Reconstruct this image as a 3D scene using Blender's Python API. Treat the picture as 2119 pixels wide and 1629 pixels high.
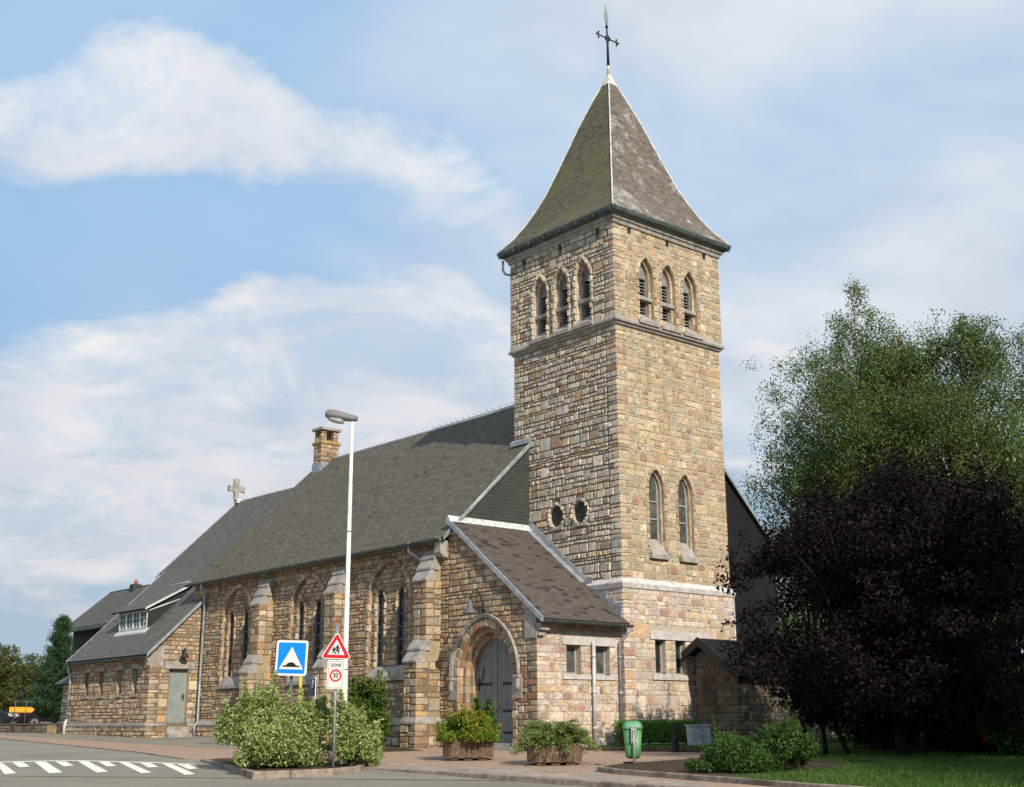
import bpy, math, random
import numpy as np
from mathutils import Vector, Matrix, geometry
for _o in list(bpy.data.objects): bpy.data.objects.remove(_o)
SC = bpy.context.scene
COL = SC.collection
RNG = np.random.default_rng(7)
random.seed(7)
rad = math.radians

# ------------------------------------------------------------------ camera
cam = bpy.data.cameras.new('camera'); camo = bpy.data.objects.new('camera', cam); COL.objects.link(camo)
cam.sensor_width = 36.0; cam.lens = 43.70; cam.clip_start = .1; cam.clip_end = 5000
R_ = Vector((.7622, -.6474, -.0042)); F_ = Vector((.6257, .7368, .2569)).normalized()
R_ = (R_ - F_ * R_.dot(F_)).normalized(); U_ = R_.cross(F_)
camo.matrix_world = Matrix(((R_.x, U_.x, -F_.x, -25.57), (R_.y, U_.y, -F_.y, -25.25), (R_.z, U_.z, -F_.z, .633), (0, 0, 0, 1)))
SC.camera = camo
SC.view_settings.view_transform = 'Standard'; SC.view_settings.look = 'None'
SC.view_settings.exposure = 0; SC.view_settings.gamma = 1; SC.view_settings.use_curve_mapping = False

# ------------------------------------------------------------------ node helpers
class NT:
    def __init__(s, tree): s.t = tree; s.n = tree.nodes; s.l = tree.links
    def node(s, typ, props=None, **ins):
        nd = s.n.new(typ)
        for k, v in (props or {}).items(): setattr(nd, k, v)
        for k, v in ins.items():
            key = k.replace('_', ' ') if not k.startswith('i') or not k[1:].isdigit() else int(k[1:])
            sock = nd.inputs[key]
            if isinstance(v, bpy.types.NodeSocket): s.l.new(v, sock)
            else: sock.default_value = v
        return nd
    def math(s, op, a, b=0., c=None, clamp=False):
        kw = dict(i0=a, i1=b)
        if c is not None: kw['i2'] = c
        return s.node('ShaderNodeMath', dict(operation=op, use_clamp=clamp), **kw).outputs[0]
    def vmath(s, op, a, b=(0, 0, 0)):
        nd = s.node('ShaderNodeVectorMath', dict(operation=op), i0=a, i1=b)
        return nd.outputs['Value'] if op in ('DISTANCE', 'DOT_PRODUCT', 'LENGTH') else nd.outputs[0]
    def noise(s, vec, scale, detail=4., rough=.5, dist=0.):
        return s.node('ShaderNodeTexNoise', None, Vector=vec, Scale=scale, Detail=detail, Roughness=rough, Distortion=dist).outputs[0]
    def ramp(s, fac, a, b, lo=0., hi=1.):
        return s.node('ShaderNodeMapRange', dict(interpolation_type='SMOOTHSTEP'), i0=fac, i1=a, i2=b, i3=lo, i4=hi).outputs[0]
    def mix(s, fac, a, b, mode='MIX'):
        nd = s.n.new('ShaderNodeMix'); nd.data_type = 'RGBA'; nd.blend_type = mode
        for i, v in ((0, fac), (6, a), (7, b)):
            if isinstance(v, bpy.types.NodeSocket): s.l.new(v, nd.inputs[i])
            else: nd.inputs[i].default_value = (*v, 1.) if isinstance(v, tuple) and len(v) == 3 else v
        return nd.outputs[2]

# ------------------------------------------------------------------ sky, clouds, sun
SUN_EL = rad(33); SUN_H = (-.25, -.968)
wd = bpy.data.worlds.new('World'); SC.world = wd; wd.use_nodes = True
w = NT(wd.node_tree); w.n.clear()
sky = w.node('ShaderNodeTexSky', dict(sky_type='NISHITA', sun_disc=False, sun_elevation=SUN_EL, sun_rotation=rad(190), altitude=200, air_density=1., dust_density=.6, ozone_density=1.5))
tc = w.node('ShaderNodeTexCoord').outputs['Generated']
def dirv(az, el):   # az measured from +Y towards +X
    return (math.sin(rad(az)) * math.cos(rad(el)), math.cos(rad(az)) * math.cos(rad(el)), math.sin(rad(el)))
sp = w.node('ShaderNodeSeparateXYZ', None, Vector=tc)
den = w.math('ADD', w.math('MAXIMUM', sp.outputs[2], 0.), .22)
cv = w.node('ShaderNodeCombineXYZ', None, X=w.math('DIVIDE', sp.outputs[0], den), Y=w.math('DIVIDE', sp.outputs[1], den), Z=.3).outputs[0]
n1 = w.noise(cv, 3.1, 10., .62, .3)
n2 = w.noise(cv, .8, 5., .5, .2)
base = w.math('ADD', w.math('MULTIPLY', n1, 1.35), w.math('MULTIPLY', n2, .05))
#        azimuth, elevation, radius, weight
BLOBS = [(17.2, 25.5, 0.058, 0.5), (21.9, 26.6, 0.064, 0.58), (25.8, 26.0, 0.058, 0.46), (29.3, 25.3, 0.055, 0.38), (33.6, 24.4, 0.058, 0.33), (37.2, 23.6, .05, .24), (39.6, 23.0, .04, .16), (18.3, 23.8, 0.039, 0.3), (26.7, 30.6, 0.06, 0.04), (34.0, 29.9, 0.07, -.04), (31., 30.5, .05, -.12),
         (50.0, 26.5, 0.10, -0.22), (59.5, 26., 0.12, -0.12), (55.3, 22.2, 0.078, -0.1), (60., 21., .08, -.1), (33.1, 19.2, 0.047, 0.28), (36.6, 19.4, 0.047, 0.32),
         (38.9, 17.9, 0.058, 0.5), (28.8, 18.5, 0.039, 0.3), (32.1, 15.8, 0.082, 0.6), (25.4, 15.2, 0.078, 0.55), (20.2, 14.0, 0.09, 0.5), (36.7, 14.8, 0.086, 0.6), (23.5, 11.0, 0.12, 0.5), (18.5, 10.8, 0.10, 0.5), (30.0, 11.1, 0.097, 0.4),
         (22.5, 7.8, 0.09, 0.3), (51.3, 15.4, 0.051, 0.6), (51.6, 12.7, 0.051, 0.5), (61.5, 18.8, 0.051, 0.25), (63.2, 14.8, 0.078, 0.4), (56.9, 14.6, 0.078, 0.4),
         (19.0, 20.2, 0.074, -0.42), (25.0, 21.9, 0.066, -0.34), (30.7, 22.3, 0.047, -0.24), (21.9, 18.8, 0.054, -0.26), (16.4, 29.1, 0.047, -0.3), (38.0, 21.6, 0.04, -0.2), (34.0, 22.0, .04, -.16), (53.8, 20.0, 0.058, -0.2)]
for az, el, r_, wt in BLOBS:
    d = w.vmath('DISTANCE', tc, dirv(az, el))
    base = w.math('ADD', base, w.ramp(d, 0., r_ * 1.5, wt * .72, 0.))
behind = w.ramp(w.vmath('DOT_PRODUCT', tc, tuple(F_)), .35, .75, .20, 0.)  # extra cloud out of view, added to raise the ambient light
base = w.math('ADD', base, behind)
cl = w.math('MULTIPLY', w.ramp(base, .76, 1.12), w.ramp(w.noise(cv, 4.2, 8., .62, .5), .34, .6, .45, .96))
cl2 = w.math('POWER', cl, .85)
hz = w.ramp(sp.outputs[2], .02, .24, 1., 0.)
veil = w.math('MULTIPLY', w.ramp(w.noise(cv, 1.3, 6., .55, .4), .3, .64, .3, .95), w.math('MAXIMUM', w.ramp(w.vmath('DISTANCE', tc, dirv(54., 26.)), .12, .45, .95, .24), 0.))
cl3 = w.math('MAXIMUM', cl2, w.math('MAXIMUM', veil, w.math('MULTIPLY', hz, .35)))
shade = w.ramp(w.noise(cv, 3.4, 6., .55, .2), .3, .75)
low = w.ramp(sp.outputs[2], .03, .42)
ccol = w.mix(shade, (7.0, 7.3, 8.0), (9.4, 9.3, 9.3))
ccol = w.mix(low, w.mix(shade, (6.6, 6.8, 7.3), (8.8, 8.5, 8.5)), ccol)
ccol = w.mix(w.ramp(sp.outputs[2], .02, .15, .75, 0.), ccol, (4.3, 5.1, 6.0))
blue = w.mix(.9, sky.outputs[0], w.mix(low, (3.3, 4.8, 6.4), (3.0, 5.5, 8.5)))
fin = w.mix(cl3, blue, ccol)
bg = w.node('ShaderNodeBackground', None, Color=fin, Strength=.1)
wo = w.node('ShaderNodeOutputWorld'); w.l.new(bg.outputs[0], wo.inputs[0])
sun = bpy.data.lights.new('sun', 'SUN'); sun.energy = 5.0; sun.angle = rad(.6); sun.color = (1., .93, .80)
suno = bpy.data.objects.new('sun', sun); COL.objects.link(suno)
SD = Vector((SUN_H[0] * math.cos(SUN_EL), SUN_H[1] * math.cos(SUN_EL), math.sin(SUN_EL))).normalized()
suno.rotation_euler = SD.to_track_quat('Z', 'Y').to_euler(); suno.location = (0, -60, 60)

# ------------------------------------------------------------------ materials
MATS = {}
def mat(name, color=(.5, .5, .5), rough=.8, metal=0., attr=False, nscale=0., namp=.15, bump=0., bscale=30., tint=None, spec=.3, coords='Object', fn=None):
    m = bpy.data.materials.new(name); m.use_nodes = True; t = NT(m.node_tree); t.n.clear()
    out = t.node('ShaderNodeOutputMaterial'); p = t.node('ShaderNodeBsdfPrincipled')
    t.l.new(p.outputs[0], out.inputs[0])
    p.inputs['Roughness'].default_value = rough; p.inputs['Metallic'].default_value = metal; p.inputs['Specular IOR Level'].default_value = spec
    co = t.node('ShaderNodeTexCoord').outputs[coords]
    c = t.node('ShaderNodeAttribute', dict(attribute_name='Col')).outputs[0] if attr else (*color, 1.)
    if nscale:
        nz = t.noise(co, nscale, 5., .6)
        f = t.ramp(nz, .3, .7, 1 - namp, 1 + namp)
        v = t.node('ShaderNodeCombineXYZ', None, X=f, Y=f, Z=f).outputs[0]
        c = t.mix(1., c, v, 'MULTIPLY')
    if tint:
        tc_, ts, lo, hi = tint
        c = t.mix(t.ramp(t.noise(co, ts, 4., .6, .3), lo, hi), c, tc_)
    if bump:
        h = t.noise(co, bscale, 5., .65)
        b = t.node('ShaderNodeBump', None, Strength=bump, Distance=.02, Height=h)
        t.l.new(b.outputs[0], p.inputs['Normal'])
    if fn: c = fn(t, p, co, c)
    if isinstance(c, bpy.types.NodeSocket): t.l.new(c, p.inputs['Base Color'])
    else: p.inputs['Base Color'].default_value = c
    MATS[name] = m
    return m

def stone_fn(t, p, co, c):
    # weathering: dark lichen specks, pale bloom
    a = t.ramp(t.noise(co, 9., 6., .7), .56, .74)
    c = t.mix(t.math('MULTIPLY', a, .45), c, (.16, .145, .11))
    oc = t.ramp(t.noise(co, 5.5, 5., .65, .5), .55, .75)
    c = t.mix(t.math('MULTIPLY', oc, .30), c, (.42, .265, .12))
    wh = t.ramp(t.noise(co, 7.5, 5., .7, .3), .58, .78)
    c = t.mix(t.math('MULTIPLY', wh, .25), c, (.56, .50, .39))
    st = t.ramp(t.noise(t.vmath('MULTIPLY', co, (1., 1., .14)), 1.7, 5., .62), .5, .74)
    c = t.mix(t.math('MULTIPLY', st, .30), c, (.17, .145, .105))
    b = t.ramp(t.noise(co, 1.1, 5., .6), .48, .72)
    c = t.mix(t.math('MULTIPLY', b, .25), c, (.30, .26, .175))
    return c
stone = mat('rubble_stone', attr=True, rough=.92, nscale=17., namp=.28, bump=.9, bscale=26., fn=stone_fn, spec=.15)
trim = mat('dressed_stone', (.335, .30, .27), .9, nscale=6., namp=.22, bump=.35, bscale=40., tint=((.22, .19, .155, 1), 2.3, .48, .74), spec=.15)
trimp = mat('whitened_stone', (.57, .525, .50), .9, nscale=6., namp=.2, bump=.35, bscale=40., tint=((.34, .31, .28, 1), 4., .58, .8), spec=.15)
trimw = mat('pale_dressed_stone', (.50, .45, .42), .9, nscale=6., namp=.18, bump=.35, bscale=40., tint=((.36, .33, .3, 1), 3., .55, .8), spec=.15)

def slate_mat(name, c1, c2, pale, moss, mossamt, row=.105, width=.19, palelo=.62):
    def fn(t, p, co, c):
        uv = t.node('ShaderNodeUVMap', dict(uv_map='UV')).outputs[0]
        br = t.node('ShaderNodeTexBrick', dict(offset=.5, squash=1.), Vector=uv, Color1=(0, 0, 0, 1), Color2=(1, 1, 1, 1), Mortar=(.5, .5, .5, 1), Scale=1., Mortar_Size=.006, Mortar_Smooth=.15, Bias=0., Brick_Width=width, Row_Height=row)
        v = br.outputs[0]
        c = t.mix(v, (*c1, 1), (*c2, 1))
        su = t.vmath('MULTIPLY', uv, (1., 3.2, 1.)); n = t.noise(su, 7., 4., .65)
        c = t.mix(t.ramp(n, .35, .75, 0., .45), c, (*[x * .55 for x in c1], 1))
        big = t.noise(uv, .55, 5., .65, .4)
        c = t.mix(t.math('MULTIPLY', t.ramp(big, .45, .68), mossamt), c, (*moss, 1))
        pl = t.math('MULTIPLY', t.ramp(t.noise(uv, .9, 6., .7, .6), palelo, palelo + .14), t.ramp(v, .2, .8, .35, .8))
        c = t.mix(pl, c, (*pale, 1))
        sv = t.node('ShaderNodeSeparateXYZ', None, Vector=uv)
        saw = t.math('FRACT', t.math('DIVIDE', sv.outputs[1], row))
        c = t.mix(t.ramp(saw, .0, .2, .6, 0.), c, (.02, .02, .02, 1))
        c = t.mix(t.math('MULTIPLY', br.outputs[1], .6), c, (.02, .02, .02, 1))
        h = t.math('ADD', t.math('MULTIPLY', t.math('SUBTRACT', 1., saw), .7), t.math('ADD', t.math('MULTIPLY', v, .3), t.math('MULTIPLY', n, .10)))
        b = t.node('ShaderNodeBump', None, Strength=.8, Distance=.018, Height=h)
        t.l.new(b.outputs[0], p.inputs['Normal'])
        return c
    return mat(name, rough=.8, fn=fn, spec=.25)
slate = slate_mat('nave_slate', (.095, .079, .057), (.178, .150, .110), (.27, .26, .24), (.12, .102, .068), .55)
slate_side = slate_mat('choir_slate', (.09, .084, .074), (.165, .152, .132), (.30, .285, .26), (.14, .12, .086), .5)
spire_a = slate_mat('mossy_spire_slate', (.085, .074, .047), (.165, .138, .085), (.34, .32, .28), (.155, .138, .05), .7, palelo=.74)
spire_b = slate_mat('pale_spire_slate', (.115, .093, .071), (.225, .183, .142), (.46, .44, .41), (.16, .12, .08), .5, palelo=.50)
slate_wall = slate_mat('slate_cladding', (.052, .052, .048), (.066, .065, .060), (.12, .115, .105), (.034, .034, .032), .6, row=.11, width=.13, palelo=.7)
slate_dark_shaded = slate_mat('dark_shaded_slate', (.006, .006, .0065), (.010, .010, .011), (.02, .02, .02), (.005, .005, .006), .5, palelo=.8)  # dark slate; shade on the right gable is put into its colour

def shingle_fn(t, p, co, c):
    uv = t.node('ShaderNodeUVMap', dict(uv_map='UV')).outputs[0]
    br = t.node('ShaderNodeTexBrick', dict(offset=.43, squash=1.), Vector=uv, Color1=(0, 0, 0, 1), Color2=(1, 1, 1, 1), Mortar=(.5, .5, .5, 1), Scale=1., Mortar_Size=.004, Bias=0., Brick_Width=.21, Row_Height=.12)
    v = br.outputs[0]
    c = t.mix(v, (.082, .066, .055, 1), (.125, .10, .083, 1))
    br2 = t.node('ShaderNodeTexBrick', dict(offset=.37, squash=1.), Vector=uv, Color1=(0, 0, 0, 1), Color2=(1, 1, 1, 1), Mortar=(.5, .5, .5, 1), Scale=1., Mortar_Size=.0, Bias=0., Brick_Width=.25, Row_Height=.12)
    dk = t.math('MULTIPLY', t.math('GREATER_THAN', br2.outputs[0], .84), t.ramp(t.noise(uv, 1.1, 2.), .4, .5))
    c = t.mix(t.math('MULTIPLY', dk, .8), c, (.018, .017, .017, 1))
    c = t.mix(t.ramp(t.noise(uv, 60., 3., .7), .3, .7, 0., .3), c, (.06, .05, .045, 1))
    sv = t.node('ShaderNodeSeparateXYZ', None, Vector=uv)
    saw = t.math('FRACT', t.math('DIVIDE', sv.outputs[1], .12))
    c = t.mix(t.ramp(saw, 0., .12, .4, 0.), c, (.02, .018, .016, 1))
    b = t.node('ShaderNodeBump', None, Strength=.5, Distance=.012, Height=t.math('SUBTRACT', 1., saw))
    t.l.new(b.outputs[0], p.inputs['Normal'])
    return c
shingle = mat('bitumen_shingle', rough=.9, fn=shingle_fn, spec=.15)
zinc = mat('zinc', (.33, .345, .36), .5, .35, nscale=5., namp=.25, bump=.1)
gutterm = mat('patinated_gutter', (.075, .095, .092), .55, .3, nscale=8., namp=.4, tint=((.16, .19, .185, 1), 3., .5, .8))
lead = mat('pale_lead', (.55, .55, .54), .65, .1, nscale=8., namp=.25)
leadcap = mat('limewashed_cap', (.58, .54, .45), .8, nscale=8., namp=.25)
iron = mat('wrought_iron', (.035, .032, .032), .6, .4)
verdigris = mat('verdigris_copper', (.19, .30, .24), .7, .2, nscale=20., namp=.4)
glassd = mat('dark_leaded_glass', (.018, .020, .020), .22, nscale=5., namp=.4, spec=.5)
glassg = mat('obscured_glass', (.085, .085, .068), .3, nscale=2.5, namp=.5, spec=.5)
framem = mat('grey_frame', (.30, .31, .30), .7, nscale=9., namp=.2)
doorp = mat('grey_door_paint', (.205, .205, .20), .65, nscale=4., namp=.12, bump=.15, bscale=60.)
doorp2 = mat('grey_green_paint', (.235, .26, .245), .65, nscale=4., namp=.12, bump=.15, bscale=60.)
boardg = mat('grey_board', (.22, .215, .20), .8, nscale=6., namp=.25)
blackp = mat('black_paint', (.012, .012, .012), .5)
greyp = mat('grey_plastic_pipe', (.50, .49, .47), .5, nscale=5., namp=.2)
white_pole = mat('white_pole_paint', (.70, .68, .65), .5, nscale=3., namp=.16, tint=((.42, .38, .33, 1), 7., .6, .78))
lampm = mat('grey_lamp_housing', (.17, .17, .165), .5, nscale=6., namp=.15)
lampglass = mat('prismatic_lamp_bowl', (.42, .40, .37), .25, nscale=30., namp=.3, spec=.6)
galv = mat('galvanised_steel', (.42, .42, .42), .4, .6, nscale=12., namp=.25)
dkpost = mat('dull_post', (.12, .12, .12), .6, .3, nscale=12., namp=.25)
yellowp = mat('yellow_paint', (.80, .46, .02), .45)
signw = mat('sign_white', (.74, .73, .70), .4, nscale=3., namp=.06)
signg = mat('sign_cream', (.62, .60, .55), .4, nscale=3., namp=.06)
signb = mat('sign_blue', (.006, .24, .78), .35)
signr = mat('sign_red', (.55, .012, .02), .35)
signdb = mat('sign_dark_blue', (.008, .016, .09), .35)
signk = mat('sign_black', (.012, .012, .012), .45)
signgr = mat('sign_grey', (.30, .32, .33), .5)
signo = mat('sign_orange', (.88, .36, .03), .45, nscale=4., namp=.1)
binm = mat('green_bin_plastic', (.085, .235, .08), .5, nscale=4., namp=.25, tint=((.19, .35, .14, 1), 2.6, .5, .75), spec=.4)
binl = mat('green_bin_lid', (.10, .26, .14), .45, nscale=6., namp=.2, spec=.4)
wood = mat('weathered_planter_wood', (.14, .088, .056), .85, nscale=10., namp=.4, bump=.4, bscale=25., tint=((.07, .055, .04, 1), 3., .5, .8))
bark = mat('bark', (.075, .058, .045), .9, nscale=14., namp=.5, bump=.8, bscale=20.)
birchb = mat('birch_bark', (.42, .38, .33), .8, nscale=5., namp=.4, tint=((.06, .05, .04, 1), 6., .52, .62))
cab = mat('grey_cabinet', (.46, .46, .47), .6, nscale=6., namp=.2, tint=((.2, .19, .18, 1), 5., .6, .8))
terr = mat('terracotta', (.32, .12, .07), .8)
carblack = mat('black_car_paint', (.008, .009, .012), .2, spec=.6)
carred = mat('dark_maroon_paint', (.016, .008, .009), .2, spec=.6)
carglass = mat('car_glass', (.012, .016, .016), .08, spec=.7)
tyre = mat('tyre', (.014, .014, .014), .8)
alloy = mat('alloy', (.4, .4, .41), .35, .7)
taill = mat('tail_light', (.45, .012, .012), .25)
plate = mat('number_plate', (.62, .62, .55), .4)
brickwall = mat('house_wall', (.05, .045, .042), .9, nscale=5., namp=.2)

def leafmat(name, transl=.3, rough=.55, spec=.25):
    m = bpy.data.materials.new(name); m.use_nodes = True; t = NT(m.node_tree); t.n.clear()
    out = t.node('ShaderNodeOutputMaterial'); p = t.node('ShaderNodeBsdfPrincipled', None, Roughness=rough)
    p.inputs['Specular IOR Level'].default_value = spec
    c = t.node('ShaderNodeAttribute', dict(attribute_name='Col')).outputs[0]
    t.l.new(c, p.inputs['Base Color'])
    tr = t.node('ShaderNodeBsdfTranslucent'); t.l.new(t.mix(.5, c, t.mix(1., c, (1.3, 1.35, .5), 'MULTIPLY')), tr.inputs[0])
    ms = t.node('ShaderNodeMixShader', None, i0=transl, i1=p.outputs[0], i2=tr.outputs[0])
    t.l.new(ms.outputs[0], out.inputs[0]); MATS[name] = m
    return m
leafm = leafmat('leaf', .3); leafdark = leafmat('dark_leaf', .08, .6, .10); needle = leafmat('needle', .1, .6); grassm = leafmat('grass_blade', .3)

def asphalt_fn(t, p, co, c):
    n = t.noise(co, 90., 4., .8); big = t.noise(co, .35, 5., .6, .3)
    c = t.mix(t.ramp(n, .3, .72), c, (.33, .295, .235, 1))
    c = t.mix(t.ramp(big, .35, .7, 0., .35), c, (.13, .113, .092, 1))
    c = t.mix(t.ramp(t.noise(co, 1.6, 6., .7), .56, .7, 0., .3), c, (.25, .218, .175, 1))
    c = t.mix(t.ramp(t.noise(co, .9, 7., .75, 1.2), .62, .70, 0., .45), c, (.095, .082, .064, 1))
    vor = t.node('ShaderNodeTexVoronoi', dict(feature='DISTANCE_TO_EDGE'), Vector=t.vmath('ADD', co, t.node('ShaderNodeTexNoise', None, Vector=co, Scale=1.5, Detail=4.).outputs[1]), Scale=.16)
    c = t.mix(t.ramp(vor.outputs[0], .0, .0035, .6, 0.), c, (.06, .052, .042, 1))
    h = t.node('ShaderNodeBump', None, Strength=.5, Distance=.01, Height=n); t.l.new(h.outputs[0], p.inputs['Normal'])
    return c
asphalt = mat('asphalt', (.225, .20, .163), .95, fn=asphalt_fn, spec=.1)
asphalt2 = mat('worn_asphalt', (.20, .173, .133), .95, fn=asphalt_fn, spec=.1)
def paver_fn(t, p, co, c):
    br = t.node('ShaderNodeTexBrick', dict(offset=.5), Vector=co, Color1=(.41, .26, .17, 1), Color2=(.33, .21, .145, 1), Mortar=(.2, .155, .12, 1), Scale=1., Mortar_Size=.006, Bias=0., Brick_Width=.21, Row_Height=.105)
    c = br.outputs[0]
    c = t.mix(t.ramp(t.noise(co, 1.3, 6., .65, .4), .42, .72, 0., .5), c, (.27, .205, .165, 1))
    c = t.mix(t.ramp(t.noise(co, 40., 3., .7), .35, .7, 0., .35), c, (.5, .38, .3, 1))
    h = t.node('ShaderNodeBump', None, Strength=.35, Distance=.01, Height=t.math('SUBTRACT', 1., br.outputs[1])); t.l.new(h.outputs[0], p.inputs['Normal'])
    return c
paver = mat('brick_paving', rough=.95, fn=paver_fn, spec=.1)
kerbm = mat('kerb_concrete', (.27, .215, .17), .95, nscale=7., namp=.3, bump=.3, tint=((.13, .105, .085, 1), 1.6, .48, .72), spec=.1)
kerbdark = mat('mossy_kerb', (.10, .065, .045), .95, nscale=9., namp=.4, bump=.4, tint=((.04, .04, .025, 1), 4., .45, .7), spec=.1)
paintw = mat('road_paint', (.80, .73, .62), .8, nscale=5., namp=.12, tint=((.30, .265, .22, 1), 9., .60, .66), bump=.2)
soil = mat('soil', (.07, .05, .034), 1., nscale=22., namp=.6, bump=.8, bscale=18., tint=((.15, .11, .075, 1), 12., .55, .7), spec=.05)
def lawn_fn(t, p, co, c):
    c = t.mix(t.ramp(t.noise(co, .7, 5., .6), .35, .7), c, (.055, .085, .022, 1))
    return t.mix(t.ramp(t.noise(co, 40., 3., .7), .3, .7, 0., .5), c, (.03, .05, .014, 1))
lawnm = mat('lawn', (.045, .09, .02), .95, fn=lawn_fn, bump=.6, bscale=50., spec=.1)

# ------------------------------------------------------------------ mesh builder
class MB:
    def __init__(s): s.v = []; s.f = []; s.fm = []; s.c = []; s.uv = {}; s.nv = 0; s.nf = 0; s.sm = []
    def add(s, verts, faces, col=(.5, .5, .5), m=0, uv=None, smooth=False):
        verts = np.asarray(verts, float).reshape(-1, 3); n = len(verts)
        s.v.append(verts)
        col = np.asarray(col, float)
        s.c.append(np.tile(col, (n, 1)) if col.ndim == 1 else col)
        if isinstance(faces, np.ndarray): fl = (faces + s.nv)
        else: fl = [tuple(i + s.nv for i in f) for f in faces]
        s.f.append(fl); k = len(fl)
        s.fm.append(np.full(k, m, np.int32)); s.sm.append(np.full(k, smooth, bool))
        if uv is not None: s.uv[len(s.f) - 1] = uv
        s.nv += n; s.nf += k
    def build(s, name, mats, parent=None, **props):
        me = bpy.data.meshes.new(name)
        V = np.concatenate(s.v) if s.v else np.zeros((0, 3))
        tot = []; idx = []; uvs = []
        for i, fl in enumerate(s.f):
            if isinstance(fl, np.ndarray):
                tot.append(np.full(len(fl), fl.shape[1], np.int32)); idx.append(fl.ravel().astype(np.int32)); nl = fl.size
            else:
                tot.append(np.array([len(f) for f in fl], np.int32)); idx.append(np.array([j for f in fl for j in f], np.int32)); nl = len(idx[-1])
            if s.uv:
                uvs.append(np.asarray(s.uv[i], float).reshape(-1, 2) if i in s.uv else np.zeros((nl, 2)))
        tot = np.concatenate(tot); idx = np.concatenate(idx); st = np.concatenate([[0], np.cumsum(tot)[:-1]]).astype(np.int32)
        me.vertices.add(len(V)); me.vertices.foreach_set('co', V.astype(np.float32).ravel())
        me.loops.add(len(idx)); me.loops.foreach_set('vertex_index', idx)
        me.polygons.add(len(tot)); me.polygons.foreach_set('loop_start', st); me.polygons.foreach_set('loop_total', tot)
        me.polygons.foreach_set('material_index', np.concatenate(s.fm)); me.polygons.foreach_set('use_smooth', np.concatenate(s.sm))
        if not isinstance(mats, (list, tuple)): mats = [mats]
        for m in mats: me.materials.append(m)
        C = np.concatenate(s.c); a = me.color_attributes.new('Col', 'FLOAT_COLOR', 'POINT')
        a.data.foreach_set('color', np.concatenate([C, np.ones((len(C), 1))], 1).astype(np.float32).ravel())
        if s.uv:
            l = me.uv_layers.new(name='UV'); l.data.foreach_set('uv', np.concatenate(uvs).astype(np.float32).ravel())
        me.update(calc_edges=True); me.validate()
        o = bpy.data.objects.new(name, me); COL.objects.link(o)
        if parent is not None: o.parent = parent
        for k, v in props.items(): o[k] = v
        return o
    # shapes
    def box(s, a, b, **k):
        (x0, y0, z0), (x1, y1, z1) = a, b
        s.add([(x0, y0, z0), (x1, y0, z0), (x1, y1, z0), (x0, y1, z0), (x0, y0, z1), (x1, y0, z1), (x1, y1, z1), (x0, y1, z1)],
              [(0, 3, 2, 1), (4, 5, 6, 7), (0, 1, 5, 4), (1, 2, 6, 5), (2, 3, 7, 6), (3, 0, 4, 7)], **k)
    def hexa(s, p, **k): s.add(p, [(0, 3, 2, 1), (4, 5, 6, 7), (0, 1, 5, 4), (1, 2, 6, 5), (2, 3, 7, 6), (3, 0, 4, 7)], **k)
    def prism(s, poly, d, **k):      # poly: 3d points, extruded by vector d
        n = len(poly); p = np.asarray(poly, float); q = p + np.asarray(d, float)
        s.add(np.concatenate([p, q]), [tuple(range(n))[::-1], tuple(range(n, 2 * n))] + [(i, (i + 1) % n, n + (i + 1) % n, n + i) for i in range(n)], **k)
    def tube(s, path, rads, n=8, cap=True, **k):
        path = [Vector(p) for p in path]
        if not hasattr(rads, '__len__'): rads = [rads] * len(path)
        vs = []; prev = None
        for i, p in enumerate(path):
            t = (path[min(i + 1, len(path) - 1)] - path[max(i - 1, 0)]).normalized()
            a = prev - t * prev.dot(t) if prev is not None else t.orthogonal()
            if a.length < 1e-6: a = t.orthogonal()
            a.normalize(); b = t.cross(a); prev = a
            for j in range(n):
                th = 2 * math.pi * j / n; vs.append(p + (a * math.cos(th) + b * math.sin(th)) * rads[i])
        fs = [(i * n + j, i * n + (j + 1) % n, (i + 1) * n + (j + 1) % n, (i + 1) * n + j) for i in range(len(path) - 1) for j in range(n)]
        if cap: fs += [tuple(range(n))[::-1], tuple((len(path) - 1) * n + j for j in range(n))]
        k.setdefault('smooth', True)
        s.add([tuple(v) for v in vs], fs, **k)
    def loft(s, rings, cap=True, **k):
        n = len(rings[0]); fs = [(i * n + j, i * n + (j + 1) % n, (i + 1) * n + (j + 1) % n, (i + 1) * n + j) for i in range(len(rings) - 1) for j in range(n)]
        if cap: fs += [tuple(range(n))[::-1], tuple((len(rings) - 1) * n + j for j in range(n))]
        s.add(np.concatenate([np.asarray(r, float) for r in rings]), fs, **k)
    def slab(s, poly, th, e, m=0, mside=None):  # roof slab: coplanar poly, thickness below, e = eave direction; uv in metres
        p = [Vector(q) for q in poly]; nrm = (p[1] - p[0]).cross(p[2] - p[0]).normalized()
        if nrm.z < 0: p = p[::-1]; nrm = -nrm
        e = Vector(e).normalized(); up = nrm.cross(e)
        n = len(p); uv = [(q.dot(e), q.dot(up)) for q in p]
        s.add([tuple(q) for q in p], [tuple(range(n))], m=m, uv=uv)
        b = [q - nrm * th for q in p]
        s.add([tuple(q) for q in p + b], [tuple(range(n, 2 * n))[::-1]] + [(i, n + i, n + (i + 1) % n, (i + 1) % n) for i in range(n)], m=m if mside is None else mside)

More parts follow.
